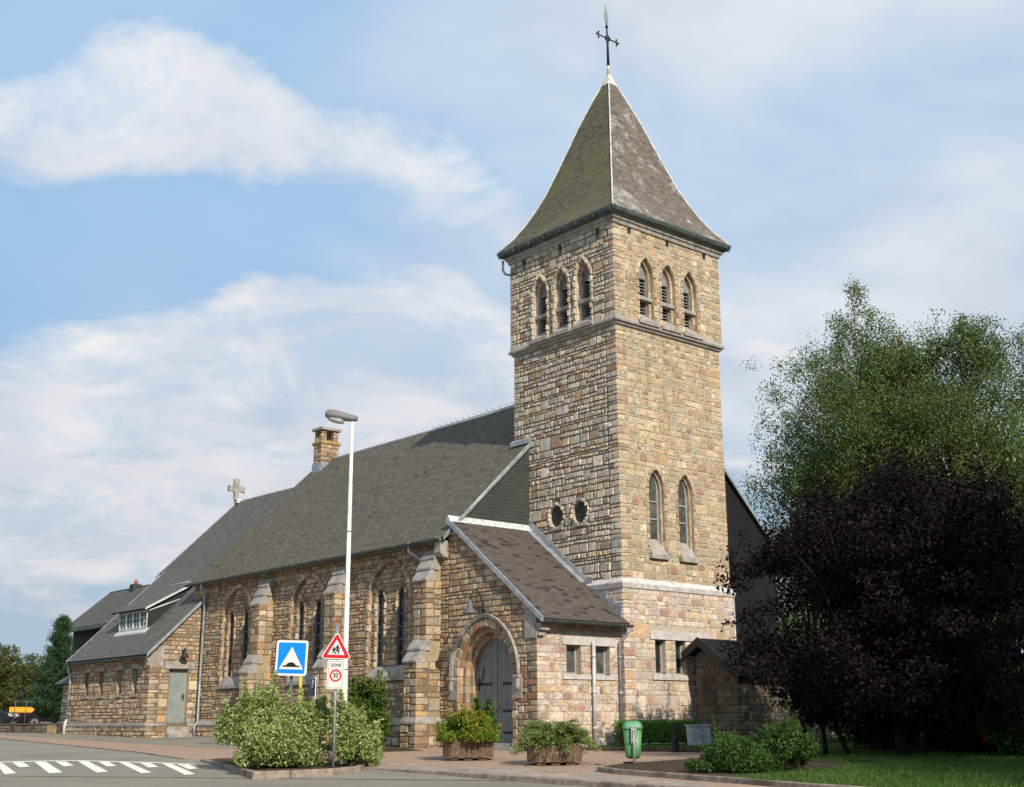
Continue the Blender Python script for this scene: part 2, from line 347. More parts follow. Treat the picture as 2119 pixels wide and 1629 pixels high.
def empty(name, loc, label=None, cat=None, group=None):
    o = bpy.data.objects.new(name, None); COL.objects.link(o); o.location = loc; o.empty_display_size = .3
    if label: o['label'] = label
    if cat: o['category'] = cat
    if group: o['group'] = group
    return o
class Thing:
    """Empty at the base; parts are written in world coordinates and parented keeping their place."""
    def __init__(s, name, loc, label, cat, group=None): s.e = empty(name, loc, label, cat, group); s.loc = Vector(loc)
    def part(s, mb, name, mats, label=None, sub=None, kind=None):
        o = mb.build(name, mats)
        o.parent = sub if sub is not None else s.e
        o.matrix_parent_inverse = Matrix() if sub is not None else Matrix.Translation(-s.loc)
        if label: o['label'] = label
        if kind: o['kind'] = kind
        return o

def g(x, y):
    v = .0226 * x + .01557 * y
    if v > .45: v = .45 + .5 * math.tanh((v - .45) / .5)
    if v < -1.5: v = -1.5 + 1.5 * math.tanh((v + 1.5) / 1.5)
    return v
def hroad(x, y):
    s_ = min(max((y + 1) / 8., 0.), 1.)
    return -.09 + .055 * s_ * s_ * (3 - 2 * s_)

# ------------------------------------------------------------------ rubble walls
PAL = dict(
    a=[((.46, .36, .225), 6), ((.53, .435, .29), 4), ((.47, .335, .18), 1.5), ((.35, .255, .165), 1.5), ((.37, .235, .165), .9), ((.41, .35, .255), 2.6), ((.36, .31, .205), 3), ((.47, .35, .235), 1.8)],
    b=[((.54, .46, .335), 5), ((.61, .53, .40), 3.5), ((.54, .40, .235), 1.4), ((.38, .285, .195), 1.), ((.40, .245, .175), .8), ((.49, .445, .365), 4.), ((.43, .395, .30), 3.)],
    c=[((.44, .335, .21), 5), ((.50, .40, .265), 3.2), ((.43, .285, .135), 1.7), ((.27, .18, .11), 2.4), ((.30, .165, .105), 1.3), ((.34, .28, .195), 2.6), ((.28, .235, .15), 2.6)],
    e=[((.125, .098, .064), 4), ((.155, .125, .085), 3), ((.09, .066, .044), 3), ((.13, .12, .095), 3)],  # dark stones; on the lean-to walls they carry tree shade as colour
    d=[((.54, .44, .33), 5), ((.60, .51, .40), 4.5), ((.54, .39, .23), 1.8), ((.39, .29, .215), 1.4), ((.44, .27, .20), 1.5), ((.46, .41, .35), 2.6), ((.55, .43, .35), 3)])
def pick(pal, n, rng):
    cs = np.array([c for c, _ in PAL[pal]]); wts = np.array([v for _, v in PAL[pal]], float); wts /= wts.sum()
    c = cs[rng.choice(len(cs), n, p=wts)]
    return np.clip(c * np.array([1.02, .972, 1.015]) * rng.uniform(.82, 1.16, (n, 1)) * rng.uniform(.97, 1.03, (n, 3)), .02, .8)
MORT = (.42, .375, .29)
MORTS = dict(a=(.43, .37, .27), b=(.17, .15, .115), c=(.16, .128, .09), d=(.45, .39, .31), e=(.11, .095, .07))  # b and c: joint shadow put into the mortar colour

def arch_geom(hw, h):
    c = (h * h - hw * hw) / (2 * hw); return c, hw + c       # arc centre offset, radius
class Op:
    def __init__(s, kind, uc, hw, z0, zs, za, ring=.14, steps=((0., .3),), jamb=.07, bottom=0., hole=True, nj=6, na=6):
        s.kind, s.uc, s.hw, s.z0, s.zs, s.za, s.ring, s.steps, s.jamb, s.bottom, s.hole, s.nj, s.na = kind, uc, hw, z0, zs, za, ring, steps, jamb, bottom, hole, nj, na
    def loop(s, inset=0., grow=0.):
        d = grow - inset; hw = s.hw + d; uc = s.uc
        if s.kind == 'oval':
            return [(uc + hw * math.sin(a), (s.z0 + s.za) / 2 + ((s.za - s.z0) / 2 + d) * math.cos(a)) for a in np.linspace(0, 2 * math.pi, 17)[:-1]]
        z0 = s.z0 + (inset * .0)
        if s.kind in ('rect', 'skip'):
            zt = s.za + d if s.kind == 'rect' else s.za
            return [(uc - hw, z0 - (grow if s.kind == 'oval' else 0)), (uc - hw, zt), (uc + hw, zt), (uc + hw, z0)]
        h = s.za - s.zs + d * 1.15
        c, r = arch_geom(hw, h); th = math.atan2(h, c)
        L = [(uc - hw, z) for z in np.linspace(z0, s.zs, s.nj + 1)]
        A = [(uc + c - r * math.cos(t), s.zs + r * math.sin(t)) for t in np.linspace(0, th, s.na + 1)[1:]]
        B = [(2 * uc - p[0], p[1]) for p in A[:-1]][::-1]
        Rr = [(2 * uc - p[0], p[1]) for p in L][::-1]
        return L + A + B + Rr
    def excl(s, za, zb):
        ring = s.ring; zm = za * .6 + zb * .4
        if s.kind == 'oval':
            cz = (s.z0 + s.za) / 2; b = (s.za - s.z0) / 2 + ring; q = 1 - ((zm - cz) / b) ** 2
            return None if q <= 0 else (s.uc - (s.hw + ring) * math.sqrt(q), s.uc + (s.hw + ring) * math.sqrt(q))
        if zb <= s.z0 - s.bottom + .03 or za >= s.za + ring * 1.15 - .03: return None
        if s.kind == 'skip': return (s.uc - s.hw, s.uc + s.hw)
        if s.kind == 'rect':
            return (s.uc - s.hw - .005, s.uc + s.hw + .005) if za < s.za - .02 else None
        hw = s.hw + ring
        if zm <= s.zs: return (s.uc - hw, s.uc + hw)
        h = s.za - s.zs + ring * 1.15; c, r = arch_geom(hw, h); q = r * r - (zm - s.zs) ** 2
        if q <= 0 or zm > s.za + ring * 1.1: return None
        x = math.sqrt(q) - c
        return None if x <= 0.02 else (s.uc - x, s.uc + x)

class Wall:
    def __init__(s, mb, O, U, pal='a', t=.035, seed=0):
        s.mb, s.O, s.U = mb, np.array(O, float), np.array(U, float); s.N = np.array([s.U[1], -s.U[0], 0.]); s.pal, s.t = pal, t
        s.rng = np.random.default_rng(seed); s.q = []; s.ts = []; s.seam = []
    def P(s, u, z, d=0.):
        u, z, d = np.broadcast_arrays(np.asarray(u, float), np.asarray(z, float), np.asarray(d, float))
        return s.O + u[..., None] * s.U + z[..., None] * np.array([0, 0, 1.]) + d[..., None] * s.N
    def stone(s, quad, t=None, seam=0): s.q.append(quad); s.ts.append(s.t * s.rng.uniform(.55, 1.25) if t is None else t); s.seam.append(seam)
    def flush(s, pal=None):
        if not s.q: return
        Q = np.array(s.q, float); n = len(Q); T = np.array(s.ts); S = np.array(s.seam); rng = s.rng
        wid = np.linalg.norm(Q[:, 1] - Q[:, 0], axis=1).clip(.03); hei = np.linalg.norm(Q[:, 3] - Q[:, 0], axis=1).clip(.03)
        e = .016
        eu = np.clip(e / wid, .06, .3); ez = np.clip(e / hei, .06, .3)
        one = np.ones(n)
        su = np.stack([0 * one, eu, .5 * one, 1 - eu, one], 1); sz = np.stack([0 * one, ez, .5 * one, 1 - ez, one], 1)
        su[:, 1:4] += rng.uniform(-.25, .25, (n, 3)) * eu[:, None] * .6
        a = su[:, None, :, None]; b = sz[:, :, None, None]      # rows=z, cols=u
        P2 = Q[:, 0][:, None, None] * (1 - a) * (1 - b) + Q[:, 1][:, None, None] * a * (1 - b) + Q[:, 2][:, None, None] * a * b + Q[:, 3][:, None, None] * (1 - a) * b
        H = np.full((n, 5, 5), -.006)
        inner = T[:, None, None] * rng.uniform(.66, 1.12, (n, 3, 3)); inner[:, 1, 1] = T * rng.uniform(.9, 1.12, n)
        tilt = rng.uniform(-.3, .3, (n, 2)) * T[:, None]
        inner += tilt[:, 0][:, None, None] * np.array([-1, 0, 1])[None, None, :] + tilt[:, 1][:, None, None] * np.array([-1, 0, 1])[None, :, None]
        H[:, 1:4, 1:4] = inner
        jit = rng.uniform(-.006, .006, (n, 5, 5, 2)); jit[:, :, 0] = 0; jit[:, :, 4] = 0; P2 = P2 + jit
        for side, col in ((1, 0), (2, 4)):
            k = (S & side) > 0
            H[k, 0:5, col] = (.6 * T[k])[:, None]
            for r in (0, 4):
                H[k, r, 1 if col == 0 else 3] = .2 * T[k]
        V = s.P(P2[..., 0], P2[..., 1], H).reshape(n, 25, 3)
        base = np.array([[r * 5 + c, r * 5 + c + 1, (r + 1) * 5 + c + 1, (r + 1) * 5 + c] for r in range(4) for c in range(4)])
        F = (base[None] + (np.arange(n) * 25)[:, None, None]).reshape(-1, 4)
        C = pick(pal or s.pal, n, rng)
        s.mb.add(V.reshape(-1, 3), F, col=np.clip(np.repeat(C, 25, 0) * rng.uniform(.86, 1.14, (n * 25, 1)), .02, .85), smooth=False)
        s.q, s.ts, s.seam = [], [], []
    def strip(s, La, Lb, da, db, closed=False, tcol=1., skip_bottom=True):
        n = len(La); rng = s.rng
        A = s.P([p[0] for p in La], [p[1] for p in La], da); B = s.P([p[0] for p in Lb], [p[1] for p in Lb], db)
        rngi = range(n if closed else n - 1); cs = pick(s.pal, n, rng) * tcol
        for i in rngi:
            j = (i + 1) % n
            # a block and then a thin mortar joint, side by side
            A1 = A[i] * .07 + A[j] * .93; B1 = B[i] * .07 + B[j] * .93
            s.mb.add([A[i], A1, B1, B[i]], [(0, 1, 2, 3)], col=cs[i]); s.mb.add([A1, A[j], B[j], B1], [(0, 1, 2, 3)], col=np.array(MORTS[s.pal]) * .75)
    def fill(s, outer, courses, ops=(), seamL=False, seamR=False, alt=0, wmin=.15, wmax=.5, bounds=None, mort=True, back=0.):
        rng = s.rng
        zs_ = [p[1] for p in outer]
        def bnd(z):
            us = []
            m = len(outer)
            for i in range(m):
                (u0, a), (u1, b) = outer[i], outer[(i + 1) % m]
                if (a - z) * (b - z) <= 0 and abs(a - b) > 1e-9: us.append(u0 + (u1 - u0) * (z - a) / (b - a))
            return (min(us), max(us)) if us else None
        if mort:
            loops = [[Vector((p[0], p[1], 0)) for p in outer]] + [[Vector((p[0], p[1], 0)) for p in o.loop()] for o in ops if o.hole]
            flat = [p for l in loops for p in l]
            tris = geometry.tessellate_polygon(loops)
            V = s.P([p.x for p in flat], [p.y for p in flat], 0.)
            fs = []
            for t_ in tris:
                a, b, c = [flat[i] for i in t_]
                cr = (b.x - a.x) * (c.y - a.y) - (b.y - a.y) * (c.x - a.x)
                fs.append(tuple(t_) if cr > 0 else tuple(t_)[::-1])
            s.mb.add(V, fs, col=MORTS[s.pal])
        lo_, hi_ = min(zs_), max(zs_)
        def ivals(za, zb):
            zm = min((za + zb) / 2 + .3 * (zb - za), hi_ - .005); b = bnd(max(zm, lo_ + .003))
            if not b or b[1] - b[0] < .12: return None, []
            iv = [b]
            for o in ops:
                e = o.excl(za, zb)
                if e:
                    nv = []
                    for (p, q) in iv:
                        if e[1] <= p or e[0] >= q: nv.append((p, q)); continue
                        if e[0] > p: nv.append((p, e[0]))
                        if e[1] < q: nv.append((e[1], q))
                    iv = nv
            return b, iv
        def J(): return rng.uniform(-.011, .011)
        gp = dict(b=.0125, c=.0095).get(s.pal, .0075)
        def G(): return gp * rng.uniform(.5, 1.7)
        def one(x0, x1, z0, z1): s.stone([(x0 + G() + J() * .6, z0 + G() + J() * .4), (x1 - G() + J() * .6, z0 + G() + J() * .4), (x1 - G() + J() * .6, z1 - G() + J() * .4), (x0 + G() + J() * .6, z1 - G() + J() * .4)])
        def row(x0, x1, z0, z1):
            h = z1 - z0; x = x0
            while x < x1 - 1e-6:
                nx = x + min(max(h * rng.uniform(.7, 2.0), wmin * .8), wmax) * (1. if rng.random() > .2 else .65)
                if x1 - nx < wmin * .75: nx = x1
                one(x, nx, z0, z1); x = nx
        ci = 0; tt = s.t * .95
        while ci < len(courses) - 1:
            za, zb = courses[ci], courses[ci + 1]
            if za < lo_ - 1e-6 or zb > hi_ + .15: ci += 1; continue
            b, iv = ivals(za, zb); pair = False
            if not b: ci += 1; continue
            if ci + 2 < len(courses) and courses[ci + 2] <= hi_ + .15 and courses[ci + 2] - za < .52:
                b2, iv2 = ivals(zb, courses[ci + 2])
                pair = b2 is not None and len(iv2) == len(iv) and all(abs(p[0] - q[0]) < .10 and abs(p[1] - q[1]) < .10 for p, q in zip(iv, iv2))
            zt_ = courses[ci + 2] if pair else zb
            for k_, (p, q) in enumerate(iv):
                atL = seamL and abs(p - b[0]) < 1e-6; atR = seamR and abs(q - b[1]) < 1e-6
                if pair:
                    if not atL: p = max(p, iv2[k_][0])
                    if not atR: q = min(q, iv2[k_][1])
                if q - p < .05: continue
                cL = p; cR = q
                for side in ((1,) if atL else ()) + ((2,) if atR else ()):
                    for n_, (c0, c1) in enumerate(((za, zb), (zb, zt_)) if pair else ((za, zb),)):
                        ln = (.42 if (ci + n_ + alt) % 2 else .25) + rng.uniform(-.02, .03)
                        if side == 2: ln = .67 - ln
                        ln = min(ln, (q - p) * .5)
                        x0, x1 = (p - .6 * tt, p + ln - .007) if side == 1 else (q - ln + .007, q + .6 * tt)
                        s.stone([(x0, c0 + .007), (x1, c0 + .007), (x1, c1 - .007), (x0, c1 - .007)], tt, side)
                        # fill up to the longer of the pair
                        if pair and ln < .33 and (q - p) > .9:
                            if side == 1: one(p + ln, p + .44, c0, c1)
                            else: one(q - .44, q - ln, c0, c1)
                        if not pair:
                            if side == 1: cL = p + ln
                            else: cR = q - ln
                    if pair:
                        if q - p > .9:
                            if side == 1: cL = p + .44
                            else: cR = q - .44
                        else:
                            if side == 1: cL = p + min(.44, (q - p) * .5)
                            else: cR = q - min(.44, (q - p) * .5)
                if not pair: row(cL, cR, za, zb) if cR - cL > .06 else None; continue
                x = cL; H = zt_ - za
                while x < cR - 1e-6:
                    r_ = rng.random()
                    if r_ < .2 and H < .44:
                        nx = x + rng.uniform(.55, 1.25) * H
                        if cR - nx < wmin: nx = cR
                        one(x, nx, za, zt_)
                    else:
                        nx = x + rng.uniform(.4, 1.5)
                        if cR - nx < .25: nx = cR
                        zm_ = zb + rng.uniform(-.06, .06)
                        zm_ = min(max(zm_, za + .075), zt_ - .075)
                        row(x, nx, za, zm_); row(x, nx, zm_, zt_)
                    x = nx
            ci += 2 if pair else 1
        s.flush()
        for o in ops:
            if not o.hole: continue
            s.opening(o)
    def opening(s, o):
        rng = s.rng; ring = o.ring; lp = o.loop(); closed = o.kind == 'oval'
        if ring > .01 and o.kind != 'rect':
            lg = o.loop(grow=ring); n = len(lp)
            for i in range(n if closed else n - 1):
                j = (i + 1) % n
                if o.kind == 'arch' and (i < o.nj or i >= n - 1 - o.nj) and ring < .05: continue
                q = [lp[i], lp[j], lg[j], lg[i]]
                cx = sum(p[0] for p in q) / 4; cz = sum(p[1] for p in q) / 4
                q = [(cx + (p[0] - cx) * .955, cz + (p[1] - cz) * .955) for p in q]
                area = sum(q[k][0] * q[(k + 1) % 4][1] - q[(k + 1) % 4][0] * q[k][1] for k in range(4))
                if area < 0: q = [q[1], q[0], q[3], q[2]]
                s.stone(q, s.t * rng.uniform(1.5, 1.9))
            s.flush()
        d = 0.; cur = lp
        for k, (inset, depth) in enumerate(o.steps):
            if inset > 0:
                nl = o.loop(inset=sum(x for x, _ in o.steps[:k + 1])); s.strip(cur, nl, d, d, closed); cur = nl
            s.strip(cur, cur, d, d - depth, closed or o.kind == 'rect'); d -= depth
        o.final = cur; o.depth = d

def courses(z0, z1, rng, hs=(.09, .12, .15, .17, .20, .24)):
    out = [z0]
    while out[-1] < z1 - .06:
        out.append(out[-1] + rng.choice(hs) * rng.uniform(.92, 1.1))
    out = np.array(out); return (z0 + (out - z0) * (z1 - z0) / (out[-1] - z0)).tolist()

def fanpoly(wl, loop, d, mb, **k):
    P = wl.P([p[0] for p in loop], [p[1] for p in loop], d); n = len(loop)
    mb.add(P, [tuple(range(n))], **k)
def trimblock(mb, wl, u0, u1, z0, z1, d0, d1, slope=0., **k):
    """block on a wall, d = outwards; slope lowers the front top edge"""
    c = [wl.P(u0, z0, d0), wl.P(u1, z0, d0), wl.P(u1, z0, d1), wl.P(u0, z0, d1), wl.P(u0, z1, d0), wl.P(u1, z1, d0), wl.P(u1, z1 - slope, d1), wl.P(u0, z1 - slope, d1)]
    mb.hexa([tuple(x) for x in c], **k)
def sweep_square(mb, prof, W, cx, cy, **k):
    """profile [(offset,z)] swept round the square tower plan"""
    rings = [[(cx - W / 2 - o, cy - W / 2 - o, z), (cx + W / 2 + o, cy - W / 2 - o, z), (cx + W / 2 + o, cy + W / 2 + o, z), (cx - W / 2 - o, cy + W / 2 + o, z)] for o, z in prof]
    mb.loft(rings, cap=False, **k)

# ================================================================== CHURCH
CH = Thing('church', (0, 0, 0), 'brown rubble stone church with slate roofs and a square pyramid-roofed bell tower', 'church')
TW = 4.7; ZB = 4.50; ZS = 12.40; ZT = 15.62
FX = (1, 0, 0); LX = (0, -1, 0)

# ---------------- tower walls
mb = MB(); crng = np.random.default_rng(3)
cA = courses(-.5, ZB - .02, crng); cB = courses(ZB + .05, ZS - .02, crng); cC = courses(ZS + .1, ZT, crng)
front_windows = []
# base stage (proud of the shaft)
eb = .05
w0 = Wall(mb, (0, -eb, 0), FX, 'd', .018, 11)
opsA = [Op('rect', 1.43, .22, 2.0, 0, 2.98, 0, ((0, .24),)), Op('rect', 2.29, .22, 2.0, 0, 2.98, 0, ((0, .24),)), Op('rect', 3.15, .22, 2.0, 0, 2.98, 0, ((0, .24),)),
        Op('skip', 2.25, 1.25, 2.98, 0, 3.2, 0, hole=False), Op('skip', 2.25, 1.2, 1.84, 0, 2.0, 0, hole=False)]
w0.fill([(-eb, -.5), (TW + eb, -.5), (TW + eb, ZB), (-eb, ZB)], cA, opsA, seamL=True, seamR=True)
w0l = Wall(mb, (-eb, 0, 0), LX, 'd', .022, 12)
w0l.fill([(-TW, -.5), (eb, -.5), (eb, ZB), (-TW, ZB)], cA, [], seamR=True)
# shaft
w1 = Wall(mb, (0, 0, 0), FX, 'a', .020, 13)
opsB = [Op('arch', 1.53, .335, 5.45, 7.42, 8.03, .13, ((0, .10), (.065, .17)), nj=9, na=4), Op('arch', 2.82, .335, 5.45, 7.42, 8.03, .13, ((0, .10), (.065, .17)), nj=8, na=4)]
opsB += [Op('skip', o.uc, .40, 5.3, 0, 5.46, 0, hole=False) for o in opsB[:2]]
w1.fill([(0, ZB), (TW, ZB), (TW, ZS), (0, ZS)], cB, opsB, seamL=True, seamR=True, wmax=.46)
w1l = Wall(mb, (0, 0, 0), LX, 'b', .034, 14)
opsL = [Op('oval', -2.77, .31, 6.46, 0, 7.13, .11, ((0, .09),)), Op('oval', -1.71, .31, 6.45, 0, 7.12, .11, ((0, .09),))]
w1l.fill([(-TW, ZB), (0, ZB), (0, ZS), (-TW, ZS)], cB, opsL, seamR=True, seamL=True, wmax=.42)
# belfry
ec = .085
w2 = Wall(mb, (0, -ec, 0), FX, 'a', .020, 15)
w2l = Wall(mb, (-ec, 0, 0), LX, 'b', .034, 16)
BU = (1.30, 2.315, 3.33)
def belf(sgn): return [Op('arch', u * sgn, .32, 12.60, 14.12, 14.74, .13, ((0, .13), (.085, .22)), nj=7, na=4) for u in BU]
opsC = belf(1) + [Op('skip', u, .46, 12.48, 0, 12.62, 0, hole=False) for u in BU] + [Op('skip', u, .07, 15.36, 0, 15.56, 0, hole=False) for u in (.6, 2.33, 4.1)]
opsCl = belf(-1) + [Op('skip', -u, .46, 12.48, 0, 12.62, 0, hole=False) for u in BU] + [Op('skip', -u, .07, 15.36, 0, 15.56, 0, hole=False) for u in (.6, 2.33, 4.1)]
w2.fill([(-ec, ZS), (TW + ec, ZS), (TW + ec, ZT), (-ec, ZT)], cC, opsC, seamL=True, seamR=True, wmax=.46)
w2l.fill([(-TW - ec, ZS), (ec, ZS), (ec, ZT), (-TW - ec, ZT)], cC, opsCl, seamR=True, seamL=True, wmax=.42)
# the two far faces
for (O, U, a, b, z0, z1, cs) in (((TW, 0, 0), (0, 1, 0), 0, TW, ZB, ZS, cB), ((TW + ec, 0, 0), (0, 1, 0), -ec, TW + ec, ZS, ZT, cC), ((TW + eb, 0, 0), (0, 1, 0), -eb, TW, -.5, ZB, cA),
                                ((0, TW, 0), (-1, 0, 0), -TW, 0, ZB, ZS, cB), ((0, TW + ec, 0), (-1, 0, 0), -TW - ec, ec, ZS, ZT, cC)):
    wf = Wall(mb, O, U, 'b', .036, 17); wf.fill([(a, z0), (b, z0), (b, z1), (a, z1)], cs, [])
tower = CH.part(mb, 'tower', stone)

# putlog holes under the cornice: thin black plates painting the shade of the sockets
for (wl, sg) in ((w2, 1), (w2l, -1)):
    for u in (.6, 2.33, 4.1):
        m_ = MB(); trimblock(m_, wl, u * sg - .065, u * sg + .065, 15.37, 15.55, .002, .006); CH.part(m_, 'vent_slot_shade', blackp, sub=tower)

# ---------------- tower trim
mb = MB(); cx = cy = TW / 2
sweep_square(mb, [(0., ZS - .10), (.07, ZS - .06), (.085, ZS + .0), (.15, ZS + .02), (.16, ZS + .08), (.085, ZS + .22), (.0, ZS + .24)], TW, cx, cy)
CH.part(mb, 'string_course', trim, 'upper grey string course under the belfry openings', sub=tower)
mb = MB()
sweep_square(mb, [(.0, ZB - .13), (.06, ZB - .13), (.10, ZB - .10), (.135, ZB + .03), (.125, ZB + .06), (.0, ZB + .20)], TW, cx, cy)
CH.part(mb, 'string_course', trimp, 'whitish lower string course of the tower', sub=tower)
mb = MB()
sweep_square(mb, [(.06, ZT - .06), (.15, ZT - .05), (.17, ZT + .05), (.22, ZT + .08), (.24, ZT + .16), (.30, ZT + .2), (.0, ZT + .22)], TW, cx, cy)
CH.part(mb, 'cornice', trim, sub=tower)
mb = MB()
sweep_square(mb, [(.26, ZT + .17), (.33, ZT + .19), (.40, ZT + .25), (.425, ZT + .33), (.43, ZT + .37), (.395, ZT + .37), (.385, ZT + .3), (.3, ZT + .25), (.1, ZT + .25)], TW, cx, cy)
for s_ in range(4):
    for k in range(8):
        u = -.3 + k * .76
        p = [(u, -.437), (u, TW + .405), (-.437, u), (TW + .405, u)][s_]
        mb.box((p[0], p[1], ZT + .19) if s_ < 2 else (p[0], p[1], ZT + .19), (p[0] + (.025 if s_ < 2 else .03), p[1] + (.03 if s_ < 2 else .025), ZT + .385))
CH.part(mb, 'gutter', gutterm, 'dark patinated gutter round the tower eaves')
# sills, lintels
def arch_sill(wl, uc, hw, hwi, z0, z1, d, dback, name='sill', m=trim, sub=None):
    m_ = MB(); trimblock(m_, wl, uc - hw, uc + hw, z0, z0 + .11, -.02, d)
    P0 = [(dback, z0), (dback, z1), (d - .012, z0 + .125), (d - .012, z0 + .10), (-.02, z0 + .1)]
    m_.prism([wl.P(uc - hwi, z, dd_) for dd_, z in P0], wl.U * (2 * hwi)); CH.part(m_, name, m, sub=sub or tower)
for u in BU:
    arch_sill(w2, u, .45, .316, 12.50, 13.0, .12, -.34); arch_sill(w2l, -u, .45, .316, 12.50, 13.0, .12, -.34)
for u in (1.53, 2.82): arch_sill(w1, u, .40, .33, 5.32, 5.98, .12, -.265)
m_ = MB(); trimblock(m_, w0, 1.0, 3.5, 2.98, 3.21, -.1, .045); CH.part(m_, 'lintel', trimw, sub=tower)
m_ = MB(); trimblock(m_, w0, 1.05, 3.45, 1.84, 2.0, -.24, .05, slope=.02); CH.part(m_, 'sill', trimw, sub=tower)
m_ = MB(); trimblock(m_, w0, -eb - .03, 5., -.5, .58, -.02, .05, slope=.03); CH.part(m_, 'plinth', trimw, sub=tower)
for wl, op in ((w1l, opsL[0]), (w1l, opsL[1])):
    m_ = MB(); P0 = [(op.uc - .3, 6.36), (op.uc + .3, 6.36), (op.uc + .27, 6.52), (op.uc, 6.44), (op.uc - .27, 6.52)]
    m_.prism(wl.P([p[0] for p in P0], [p[1] for p in P0], -.05), wl.N * .1); CH.part(m_, 'sill', trim, sub=tower)
    m_ = MB(); fanpoly(wl, op.final, op.depth + .01, m_); m_.prism(wl.P([p[0] for p in op.final], [p[1] for p in op.final], op.depth - .03), wl.N * .02)
    CH.part(m_, 'oculus_panel', mat('dark_board', (.055, .052, .048), .8, nscale=6., namp=.25) if 'dark_board' not in MATS else MATS['dark_board'])

# ---------------- windows
def window(wl, op, bars=(), mull=(), mframe=framem, mglass=glassd, fw=.05, label=None, dz=.0):
    lp = op.final; d = op.depth + .03
    cu = op.uc; cz = (op.z0 + op.za) / 2
    inn = []
    for (u, z) in lp:
        du = cu - u; L = math.hypot(du, cz - z)
        inn.append((u + math.copysign(min(fw, abs(du)), du), min(max(z, op.z0 + fw), op.za - fw * 1.6 if op.kind == 'arch' else op.za - fw) if abs(du) > 1e-6 else z - fw * 1.6))
    m_ = MB(); n = len(lp)
    A = wl.P([p[0] for p in lp], [p[1] for p in lp], d + .04); B = wl.P([p[0] for p in inn], [p[1] for p in inn], d + .04)
    A2 = wl.P([p[0] for p in lp], [p[1] for p in lp], d - .02); B2 = wl.P([p[0] for p in inn], [p[1] for p in inn], d - .02)
    fs = []
    for i in range(n):
        j = (i + 1) % n
        fs += [(i, j, n + j, n + i), (n + i, n + j, 3 * n + j, 3 * n + i)]
    m_.add(np.concatenate([A, B, A2, B2]), fs)
    def hw(z):
        e = op.hw - sum(x for x, _ in op.steps)
        if op.kind == 'arch' and z > op.zs:
            h = op.za - op.zs; c, r = arch_geom(e, h); return max(math.sqrt(max(r * r - (z - op.zs) ** 2, 0)) - c, .01)
        return e
    for z in bars: trimblock(m_, wl, cu - hw(z) + .005, cu + hw(z) - .005, z - .02, z + .02, d - .015, d + .035)
    for u in mull: trimblock(m_, wl, u - .018, u + .018, op.z0, (op.zs if op.kind == 'arch' else op.za), d - .016, d + .03)
    f = CH.part(m_, 'window', mframe, label)
    m_ = MB(); fanpoly(wl, lp, d, m_); CH.part(m_, 'pane', mglass, sub=f)
    return f
for o in opsA[:3]: window(w0, o, (), (), fw=.045)
for o in opsB[:2]: window(w1, o, (6.55, 7.08), (), fw=.05, mglass=glassg)
for wl, ops in ((w2, opsC[:3]), (w2l, opsCl[:3])):
    for o in ops:
        hw_ = o.hw - .085; d = o.depth
        m_ = MB(); fanpoly(wl, o.final, d + .0, m_); f = CH.part(m_, 'louvre_opening', blackp)
        m_ = MB()
        for z in np.arange(13.02, 14.0, .105):
            if abs(z - 13.42) < .1: continue
            c = [wl.P(o.uc - hw_, z, d + .10), wl.P(o.uc + hw_, z, d + .10), wl.P(o.uc + hw_, z + .012, d + .105), wl.P(o.uc - hw_, z + .012, d + .105),
                 wl.P(o.uc - hw_, z + .06, d + .02), wl.P(o.uc + hw_, z + .06, d + .02), wl.P(o.uc + hw_, z + .075, d + .025), wl.P(o.uc - hw_, z + .075, d + .025)]
            m_.add([tuple(x) for x in c], [(0, 1, 2, 3), (4, 7, 6, 5), (0, 4, 5, 1), (3, 2, 6, 7), (0, 3, 7, 4), (1, 5, 6, 2)])
        for sg in (-1, 1): trimblock(m_, wl, o.uc + sg * (hw_ - .025) - .022, o.uc + sg * (hw_ - .025) + .022, 12.93, 14.05, d + .02, d + .13)
        CH.part(m_, 'louvre_slats', boardg, sub=f)
        top = [p for p in o.final if p[1] >= 14.02]
        m_ = MB(); m_.prism(wl.P([p[0] for p in top], [p[1] for p in top], d + .02), wl.N * .08); CH.part(m_, 'arch_board', boardg, sub=f)
        m_ = MB(); trimblock(m_, wl, o.uc - .315, o.uc + .315, 13.35, 13.49, d, -.05, slope=.03); CH.part(m_, 'transom', trim, sub=f)

# ---------------- spire
ZG = ZT + .36
prof = [(2.76, ZG), (2.36, ZG + .52), (2.06, ZG + 1.03), (1.78, ZG + 1.62), (1.57, ZG + 2.12), (1.32, ZG + 2.86), (1.04, ZG + 3.70), (.785, ZG + 4.5), (.42, ZG + 5.50), (.17, ZG + 6.14)]
mb = MB()
dirs = [(0, -1, 1, 0, 1), (1, 0, 0, 1, 0), (0, 1, -1, 0, 0), (-1, 0, 0, -1, 0)]   # nx,ny, ux,uy, material
for k, (nx, ny, ux, uy, _) in enumerate(dirs):
    v = 0.
    for i in range(len(prof) - 1):
        (h0, z0), (h1, z1) = prof[i], prof[i + 1]
        L = math.hypot(h0 - h1, z1 - z0)
        q = [(cx + nx * h0 - ux * h0, cy + ny * h0 - uy * h0, z0), (cx + nx * h0 + ux * h0, cy + ny * h0 + uy * h0, z0), (cx + nx * h1 + ux * h1, cy + ny * h1 + uy * h1, z1), (cx + nx * h1 - ux * h1, cy + ny * h1 - uy * h1, z1)]
        mb.add(q, [(0, 1, 2, 3)], m=1 if k in (0, 1) else 0, uv=[(-h0 + 7 * k, v), (h0 + 7 * k, v), (h1 + 7 * k, v + L), (-h1 + 7 * k, v + L)])
        v += L
spire = CH.part(mb, 'spire', [spire_a, spire_b])
